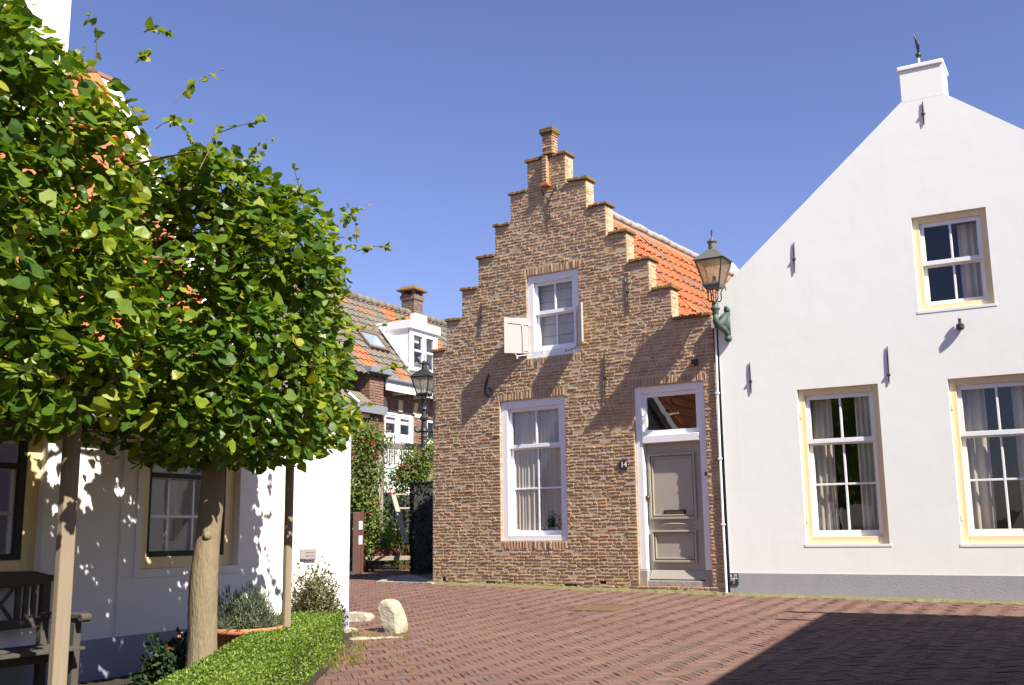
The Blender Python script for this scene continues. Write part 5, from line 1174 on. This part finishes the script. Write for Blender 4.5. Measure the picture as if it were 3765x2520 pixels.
bk_ = PG(0, RL, 0)-BG.n*6; rm.add([PG(0, RL, 0), PG(15, RL, 0), PG(15, RL, 0)-BG.n*4-np.array([0, 0, 4.]), PG(0, RL, 0)-BG.n*4-np.array([0, 0, 4.])], [(0, 1, 2, 3)], 0, .2)
rG = rm.build('roof', [M['greytile'], M['tile']], hG)
q = MB()
for i in range(42): q.tube([PG(i*.36, RL+.03, .05), PG(i*.36+.38, RL+.03, .055)], [.13, .12], 9)
q.build('ridge', M['greytile'], rG, smooth=True)
q = MB(); q.fbox(BG, -6.2, -6.0, .5, EV, -.3, -8); q.fbox(BG, 8.8, 9, .5, EV, -.3, -8); q.fbox(BG, -6.2, 9, .5, 7, -8, -8.2); q.fbox(BG, -6.2, 8.8, 5.3, 5.4, -.4, -7.9); q.build('rear_wall', M['bgbrick'], hG)
# ridge chimney
cb_ = PG(0, RL, 0); c1 = hit(940, 700, e0+upv*RL-BG.n*.05, BG.n); uc_ = BG.loc(c1)[0]; wc_ = BG.loc(e0+upv*RL)[1]; zc0 = (e0+upv*RL)[2]
zc1 = hit(940, 678, BG.o+BG.n*wc_, BG.n)[2]; zcap = hit(940, 661, BG.o+BG.n*wc_, BG.n)[2]
hwc = .25; q = MB(); q.fbox(BG, uc_-hwc+.014, uc_+hwc-.014, zc0-.5, zc1, wc_+hwc-.014, wc_-hwc+.014, 1)
class OffF(Face):
    def __init__(s, o, ud, n): s.o = o; s.ud = ud; s.n = n
brick_patch(q, OffF(BG.P(uc_, 0, wc_+hwc), BG.ud, BG.n), -hwc, hwc, zc0-.4, zc1, ch=.07, back=.03); brick_patch(q, OffF(BG.P(uc_-hwc, 0, wc_), BG.n, -BG.ud), -hwc, hwc, zc0-.4, zc1, ch=.07, back=.03); brick_patch(q, OffF(BG.P(uc_+hwc, 0, wc_), -BG.n, BG.ud), -hwc, hwc, zc0-.4, zc1, ch=.07, back=.03)
q.fbox(BG, uc_-hwc-.03, uc_+hwc+.03, zc1-.14, zc1, wc_+hwc+.03, wc_-hwc-.03, 0)
for sa in (-1, 1):
    for sb_ in (-1, 1): q.fbox(BG, uc_+sa*(hwc-.05)-.05, uc_+sa*(hwc-.05)+.05, zc1, zcap-.06, wc_+sb_*(hwc-.05)+.05, wc_+sb_*(hwc-.05)-.05, 0)
chG = q.build('chimney', [M['sootbrick'], M['bgmortar']], hG)
q = MB(); q.hexa([BG.P(uc_+a*(hwc+.12), zcap-.06, wc_+b*(hwc+.12)) for a, b in ((-1, 1), (1, 1), (1, -1), (-1, -1))]+[BG.P(uc_+a*(hwc-.05), zcap+.07, wc_+b*(hwc-.05)) for a, b in ((-1, 1), (1, 1), (1, -1), (-1, -1))]); q.hexa([BG.P(uc_+a*(hwc+.12), zcap-.10, wc_+b*(hwc+.12)) for a, b in ((-1, 1), (1, 1), (1, -1), (-1, -1))]+[BG.P(uc_+a*(hwc+.12), zcap-.061, wc_+b*(hwc+.12)) for a, b in ((-1, 1), (1, 1), (1, -1), (-1, -1))]); q.build('cap', M['coping'], chG)
q = MB(); q.fbox(BG, uc_-hwc-.03, uc_+hwc+.16, zc0-.2, zc0+.03, wc_+hwc+.05, wc_-hwc-.05); q.build('flashing', M['white'], chG)
# dormer
d0 = rp(938, 847); fb = BG.loc(d0)[1]; DF = OffF(BG.o+BG.n*fb, BG.ud, BG.n)
ul_ = BG.loc(d0)[0]; tl_ = DF.uv(941, 735); zr_ = tl_[1]; ztop = DF.uv(937, 734)[1]+.03; zbot = d0[2]; ur_ = DF.uv(1001, 790)[0]
zfr = ztop-.24
dl = (ztop-zbot)/tp
q = MB(); q.add([DF.P(ul_, zbot-.1, -.02), DF.P(ul_, zfr, -.02), DF.P(ul_, zfr, -dl-.3), DF.P(ul_+.06, zbot-.1, -.02), DF.P(ul_+.06, zfr, -.02), DF.P(ul_+.06, zfr, -dl-.3)], [(0, 1, 2), (5, 4, 3), (0, 3, 4, 1), (1, 4, 5, 2), (2, 5, 3, 0)])
q.add([DF.P(ur_-.06, zbot-.1, -.02), DF.P(ur_-.06, zfr, -.02), DF.P(ur_-.06, zfr, -dl-.3), DF.P(ur_, zbot-.1, -.02), DF.P(ur_, zfr, -.02), DF.P(ur_, zfr, -dl-.3)], [(0, 1, 2), (5, 4, 3), (0, 3, 4, 1), (1, 4, 5, 2), (2, 5, 3, 0)])
dm_ = q.build('dormer', M['plaster'], hG)
q = MB(); q.fbox(DF, ul_-.06, ur_+.06, zfr, ztop, .08, -dl-.05); q.build('dormer_roof', M['white'], dm_, bevel=.01)
q = MB(); um_ = ul_+(ur_-ul_)*.52; wdt = ur_-ul_
for (a, b) in ((ul_, ul_+.2), (um_-.09, um_+.09), (ur_-.2, ur_)): q.fbox(DF, a, b, zbot, zfr, .0, -.08)
zm = DF.uv(*c5(800, 757))[1]
for (a, b) in ((ul_+.2, um_-.09), (um_+.09, ur_-.2)):
    for (c, d) in ((zbot, zbot+.12), (zm-.03, zm+.03), (zfr-.16, zfr)): q.fbox(DF, a, b, c, d, -.002, -.08)
q.build('dormer_window', M['white'], dm_, bevel=.006)
q = MB(); q.add([DF.P(ul_+.1, zbot, -.05), DF.P(ur_-.1, zbot, -.05), DF.P(ur_-.1, zfr, -.05), DF.P(ul_+.1, zfr, -.05)], [(0, 1, 2, 3)]); q.build('pane', M['glass'], dm_)
q = MB(); q.fbox(DF, ul_+.25, um_-.12, zm+.25, zfr-.14, -.12, -.125); q.build('curtain', M['net'], dm_)
q = MB(); a, b = rp(930, 846), rp(867, 757); q.bar(a+rn_*.11, b+rn_*.11, .08, .03, BG.ud); a2, b2 = rp(931, 850), rp(985, 857); q.bar(a2+rn_*.05, b2+rn_*.05, .05, .06, upv); q.build('flashing', M['white'], dm_)
# roof light
c_ = [rp(*c5(x, y)) for x, y in ((215, 760 - 0), (0, 0))]
A = [rab(rp((1230+x/3.826)/K, (1150+y/3.826)/K)) for x, y in ((245, 235), (560, 310), (727, 560), (500, 535))]
u0_, u1_ = (A[0][0]+A[3][0])/2, (A[1][0]+A[2][0])/2; v1_, v0_ = (A[0][1]+A[1][1])/2, (A[2][1]+A[3][1])/2
PGr = lambda a, b, h: e0+BG.ud*a+upv*b+rn_*h
q = MB(); 
for (a, b, c, d) in ((u0_, u0_+.08, v0_, v1_), (u1_-.08, u1_, v0_, v1_), (u0_+.08, u1_-.08, v0_, v0_+.1), (u0_+.08, u1_-.08, v1_-.16, v1_)):
    q.hexa([PGr(a, c, 0), PGr(b, c, 0), PGr(b, d, 0), PGr(a, d, 0), PGr(a, c, .12), PGr(b, c, .12), PGr(b, d, .12), PGr(a, d, .12)])
rl = q.build('roof_light', M['rust'], rG, bevel=.01)
q = MB(); q.add([PGr(u0_+.08, v0_+.1, .09), PGr(u1_-.08, v0_+.1, .09), PGr(u1_-.08, v1_-.16, .09), PGr(u0_+.08, v1_-.16, .09)], [(0, 1, 2, 3)]); q.build('glazing', M['skyglass'], hG)
# end pier with grey capping, lower wing left of it
pu0, pu1 = BG.uv((1230+440/3.826)/K, 870)[0], -.02
zp = hit((1230+500/3.826)/K, (1150+830/3.826)/K, BG.o+BG.n*.5, BG.n)[2]
q = MB(); q.fbox(BG, -.62, -.04, .5, zp, .36, -.6, 1); brick_patch(q, OffF(BG.P(0, 0, .38), BG.ud, BG.n), -.64, -.03, 3.5, zp, ch=.07, back=.03); brick_patch(q, OffF(BG.P(-.64, 0, .38), BG.n, -BG.ud), -.9, 0, 3.5, zp, ch=.07, back=.03); q.build('end_pier', [M['bgbrick'], M['bgmortar']], hG)
q = MB(); q.fbox(BG, -.80, .14, zp, zp+.17, .55, -.8); q.build('pier_cap', M['zinc'], hG, bevel=.02)
q = MB(); zg = hit((1230+350/3.826)/K, (1150+1270/3.826)/K, BG.o+BG.n*.5, BG.n)[2]
q.fbox(BG, -6.4, -.1, zg-.22, zg, .55, .40); q.build('wing_gutter', M['zinc'], hG)
q = MB(); q.fbox(BG, -6.4, -.7, zg-.33, zg-.23, .42, -.01); q.build('wing_fascia', M['sandcream'], hG)
q = MB(); q.hexa([BG.P(-6.4, zg, .5), BG.P(-.65, zg, .5), BG.P(-.65, zg+1.2, -1.2), BG.P(-6.4, zg+1.2, -1.2), BG.P(-6.4, zg+.06, .5), BG.P(-.65, zg+.06, .5), BG.P(-.65, zg+1.26, -1.2), BG.P(-6.4, zg+1.26, -1.2)]); q.build('wing_roof', M['greytile'], hG)
q = MB(); a = hit((1230+165/3.826)/K, (1150+1110/3.826)/K, BG.o+BG.n*.45, BG.n); b = hit((1230+335/3.826)/K, (1150+1255/3.826)/K, BG.o+BG.n*.6, BG.n); q.bar(a, b, .05, .03, BG.ud); q.build('barge_board', M['white'], hG)
# ================================================================== alley garden
def G(x, y, Y): return at(x, y, Y)
c = G(961, 1305, 22.2); g = gz(c[0], c[1]); htop = G(961, 1106, 22.2)[2]
ohd = norm(np.array([-.1, 1, 0])); on = np.array([ohd[1], -ohd[0], 0])
pr = G(1003, 1300, 21.9)
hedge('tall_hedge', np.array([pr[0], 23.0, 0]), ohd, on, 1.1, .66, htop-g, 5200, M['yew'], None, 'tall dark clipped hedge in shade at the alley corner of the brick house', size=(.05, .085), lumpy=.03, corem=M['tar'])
# gate post and dark boards
c = G(818, 1304, 22.5); g = gz(c[0], c[1]); zt_ = G(818, 1170, 22.5)[2]; F0 = OffF(np.array([c[0], c[1], 0]), np.array([1., 0, 0]), np.array([0, -1., 0]))
gt = thing('gate_post', (c[0], c[1], g), 'brown wooden gate post with two white plates at the alley entrance', 'post')
q = MB(); q.fbox(F0, -.10, .06, g, zt_-.02, .08, -.08); q.build('post', M['gatewood'], gt, bevel=.01)
q = MB(); q.fbox(F0, .062, .115, g+.04, zt_, .07, -.07); q.build('jamb', M['sleeper'], gt, bevel=.006)
q = MB()
for ya, yb in ((1193, 1212), (1226, 1246)): q.fbox(F0, .03, .105, G(818, yb, 22.5)[2], G(818, ya, 22.5)[2], .085, .081)
q.build('plate', M['sticker'], gt)
gb = thing('board_gate', (c[0]-.6, c[1]+.2, g), 'dark weathered board gate left of the brown gate post', 'gate')
q = MB()
for k in range(9): q.fbox(F0, -.24-k*.12, -.13-k*.12, g+.06, zt_-.25+.01*(k % 2), -.02, -.05)
q.build('boards', M['tar'], gb)
q = MB(); q.fbox(F0, -1.2, -.13, g+.25, g+.33, .0, -.018); q.fbox(F0, -1.2, -.13, zt_-.5, zt_-.42, .0, -.018); q.build('ledger', M['gatewood'], gb)
# ladder frame leaning in the roses
ld = thing('leaning_ladder', G(925, 1240, 23.5), 'pale weathered wooden ladder leaning among the roses in the alley garden', 'ladder')
a0, a1 = G(893, 1108, 24.2), G(931, 1245, 22.6); off = np.array([.52, .35, .0])
for o_ in (off*0, off): q = MB(); q.bar(a0+o_, a1+o_, .05, .035, (1, 0, 0)); q.build('rail', M['greywood'], ld, bevel=.008)
for t in (.18, .42, .66): q = MB(); p = a0*(1-t)+a1*t; q.bar(p+off*.05, p+off*.95, .018, .018, (0, 0, 1)); q.build('rung', M['greywood'], ld)
# rustic pergola beam
pg = thing('garden_pergola', G(905, 1260, 25.5), 'grey timber pergola with flat beam above the climbing roses', 'pergola')
a, b = G(868, 1020, 25.8), G(977, 1024, 25.2); q = MB(); q.bar(a, b, .075, .03, (0, 0, 1)); q.build('beam', M['greywood'], pg, bevel=.01)
for x, Y in ((872, 25.78), (972, 25.22)):
    p = G(x, 1030, Y); q = MB(); q.bar([p[0], p[1]+.08, gz(p[0], p[1])], [p[0], p[1]+.08, p[2]+.05], .045, .045, (1, 0, 0)); q.build('post', M['greywood'], pg)
# climbing roses
def rose_bush(label, blobs, n, flowers, base, Y):
    rt = thing('rose_bush', base, label, 'rose bush', 'climbing roses in the alley garden'); Ps = []
    for (x, y, rx, rz, wgt) in blobs:
        c = G(x, y, Y); k = int(n*wgt); v = rng.normal(0, .5, (k, 3)); Ps.append(c+v*np.array([rx, .35, rz]))
    P = np.concatenate(Ps); k = len(P); tw = MB(); tw.mat = M['twig']
    for (x, y, rx, rz, wgt) in blobs:
        c = G(x, y, Y)
        for _ in range(5): e_ = c+np.array([random.gauss(0, rx*.6), random.gauss(0, .2), random.gauss(0, rz*.6)]); tw.tube([np.array(base)+[random.gauss(0, .1), 0, 0], (np.array(base)+e_)/2+[random.gauss(0, .1), 0, .1], e_], [.014, .01, .004], 5)
    foliage('foliage', P, rng.normal(0, .6, (k, 3))+[.2, -.4, .6], rng.normal(0, .6, (k, 3))+[0, 0, -.2], rng.uniform(.05, .10, k), rng.beta(2, 2, k), M['rose'], rt, 'diam', extra=tw)
    for (x, y, r_, mm) in flowers: bloom(G(x, y, Y-.55), r_, M[mm], rt)
b1_ = G(835, 1300, 24)
rose_bush('tall climbing rose with red blooms beside the white house wall', [(838, 1000, .35, .35, .14), (862, 1010, .35, .3, .1), (828, 1050, .32, .5, .18), (850, 1080, .35, .4, .12), (822, 1120, .3, .5, .16), (838, 1160, .32, .4, .13), (850, 1195, .35, .3, .1), (840, 1240, .2, .35, .07)], 5200,
          [(852, 1020, .12, 'red'), (831, 1006, .06, 'red'), (841, 1176, .08, 'red'), (862, 1152, .06, 'pink'), (868, 1147, .05, 'pink'), (836, 1248, .05, 'pink')], (b1_[0], b1_[1], gz(b1_[0], b1_[1])), 23.6)
b2_ = G(940, 1290, 25)
rose_bush('climbing rose with red blooms around the lamp post and pergola', [(945, 1060, .38, .35, .3), (925, 1090, .35, .25, .2), (955, 1095, .3, .3, .2), (915, 1125, .14, .2, .05), (982, 1040, .15, .35, .1)], 3300,
          [(918, 1066, .085, 'red'), (929, 1070, .08, 'red'), (908, 1098, .07, 'pink'), (893, 1134, .10, 'red'), (902, 1131, .07, 'red')], (b2_[0], b2_[1], gz(b2_[0], b2_[1])), 24.4)
gs = G(893, 1258, 26); g = gz(gs[0], gs[1]); lw = thing('low_shrub', (gs[0], gs[1], g), 'bright green low shrub behind the red brown timber edging', 'shrub'); plant_cloud(3600, np.array([gs[0], gs[1], g+.1]), .75, .5, G(893, 1208, 26)[2]-g-.1, .3, 'diam', M['rose'], (.06, .11), lw)
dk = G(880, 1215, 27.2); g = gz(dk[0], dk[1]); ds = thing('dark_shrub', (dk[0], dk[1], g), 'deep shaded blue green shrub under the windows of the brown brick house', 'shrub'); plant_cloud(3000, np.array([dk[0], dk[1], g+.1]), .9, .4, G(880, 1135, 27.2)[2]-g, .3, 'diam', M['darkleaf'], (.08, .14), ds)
# red-brown timber edging of the bed, stone kerb, warm path strip
te = thing('timber_edging', G(890, 1270, 25.3), 'stack of red brown timber sleepers edging the alley garden bed', 'edging')
for k in range(3):
    a, b = G(842, 1271-k*5.5, 25.2), G(935, 1270-k*5.5, 25.2); q = MB(); q.bar(a, b, .025, .09-.01*k, (0, 0, 1)); q.build('sleeper', M['sleeper'], te, bevel=.008)
q = MB(); q.bar(G(838, 1279, 24.6), G(940, 1277, 24.6), .05, .07, (0, 0, 1)); structure(q.build('stone_kerb', M['concrete'], bevel=.01))
q = MB(); a, b, c, d = [gp(*p) for p in ((832, 1288), (928, 1283), (928, 1279), (838, 1281))]
# ================================================================== house across the street (outside the frame; throws the shadow on the right)
C0 = np.array([6.42, 9.42]); d1 = np.array([-.42, -.907]); d2 = np.array([.913, -.407])
hx = thing('street_house_opposite', (C0[0]+2, C0[1]-5, .2), 'rendered house across the street whose hipped roof shades the pavement', 'house')
OF = OffF(np.array([C0[0], C0[1], 0]), np.array([*(-d1), 0]), np.array([-d2[0], -d2[1], 0]))
Zr = 4.86
def Q2(a, b, z): p = C0+d1*a+d2*b; return np.array([p[0], p[1], z])
q = MB(); q.hexa([Q2(.15, .15, -.3), Q2(.15, 7, -.3), Q2(11, 7, -.3), Q2(11, .15, -.3), Q2(.15, .15, Zr-.12), Q2(.15, 7, Zr-.12), Q2(11, 7, Zr-.12), Q2(11, .15, Zr-.12)]); q.build('wall', M['bgbrick'], hx)
q = MB(); q.add([Q2(0, 0, Zr), Q2(0, 7.2, Zr), Q2(11.2, 7.2, Zr), Q2(11.2, 0, Zr), Q2(3.6, 3.6, Zr+2.4), Q2(7.6, 3.6, Zr+2.4), Q2(0, 0, Zr-.14), Q2(0, 7.2, Zr-.14), Q2(11.2, 7.2, Zr-.14), Q2(11.2, 0, Zr-.14)],
      [(0, 1, 4), (1, 2, 5, 4), (2, 3, 5), (3, 0, 4, 5), (0, 6, 7, 1), (1, 7, 8, 2), (2, 8, 9, 3), (3, 9, 6, 0), (6, 9, 8, 7)]); q.build('roof', M['greytile'], hx)
q = MB(); q.tube([Q2(-.02, -.46, Zr-.02), Q2(-.02, 7.2, Zr-.02)], .05, 8); q.tube([Q2(.62, -.62, Zr-.25), Q2(.62, .1, Zr-.22)], .05, 8); q.build('gutter', M['zinc'], hx)

# ================================================================== light, sky, camera
w = bpy.data.worlds.new('World'); SC.world = w; w.use_nodes = True; nt = w.node_tree; bg = nt.nodes['Background']
sky = nt.nodes.new('ShaderNodeTexSky'); sky.sky_type = 'NISHITA'; sky.sun_disc = False
EL = math.asin(SUN[2]); AZ = math.atan2(SUN[0], SUN[1])
sky.sun_elevation = EL; sky.sun_rotation = AZ; sky.air_density = 1.0; sky.dust_density = .15; sky.ozone_density = 3.0; sky.altitude = 0
tint = nt.nodes.new('ShaderNodeMix'); tint.data_type = 'RGBA'; tint.blend_type = 'MULTIPLY'; tint.inputs[0].default_value = 1; tint.inputs[7].default_value = (1.0, .875, 1.13, 1)
nt.links.new(sky.outputs[0], tint.inputs[6]); nt.links.new(tint.outputs[2], bg.inputs[0]); bg.inputs[1].default_value = .068
sd_ = bpy.data.lights.new('sun', 'SUN'); sd_.energy = 4.8; sd_.angle = math.radians(.53); sd_.color = (1, .945, .84)
so = bpy.data.objects.new('sun', sd_); COL.objects.link(so); so.rotation_euler = Vector(SUN).to_track_quat('Z', 'Y').to_euler(); so.location = (20, -20, 30)
cd = bpy.data.cameras.new('camera'); co = bpy.data.objects.new('camera', cd); COL.objects.link(co); SC.camera = co
cd.sensor_width = 36; cd.lens = FPX/3765*36; cd.clip_end = 1500; cd.clip_start = .05
m4 = Matrix(((CR[0], CU[0], -CF[0], CAM[0]), (CR[1], CU[1], -CF[1], CAM[1]), (CR[2], CU[2], -CF[2], CAM[2]), (0, 0, 0, 1))); co.matrix_world = m4
SC.view_settings.view_transform = 'Standard'; SC.view_settings.look = 'None'; SC.view_settings.exposure = 1.1; SC.view_settings.gamma = 1
SC.cycles.max_bounces = 8; SC.cycles.transparent_max_bounces = 24; SC.cycles.caustics_reflective = False; SC.cycles.caustics_refractive = False
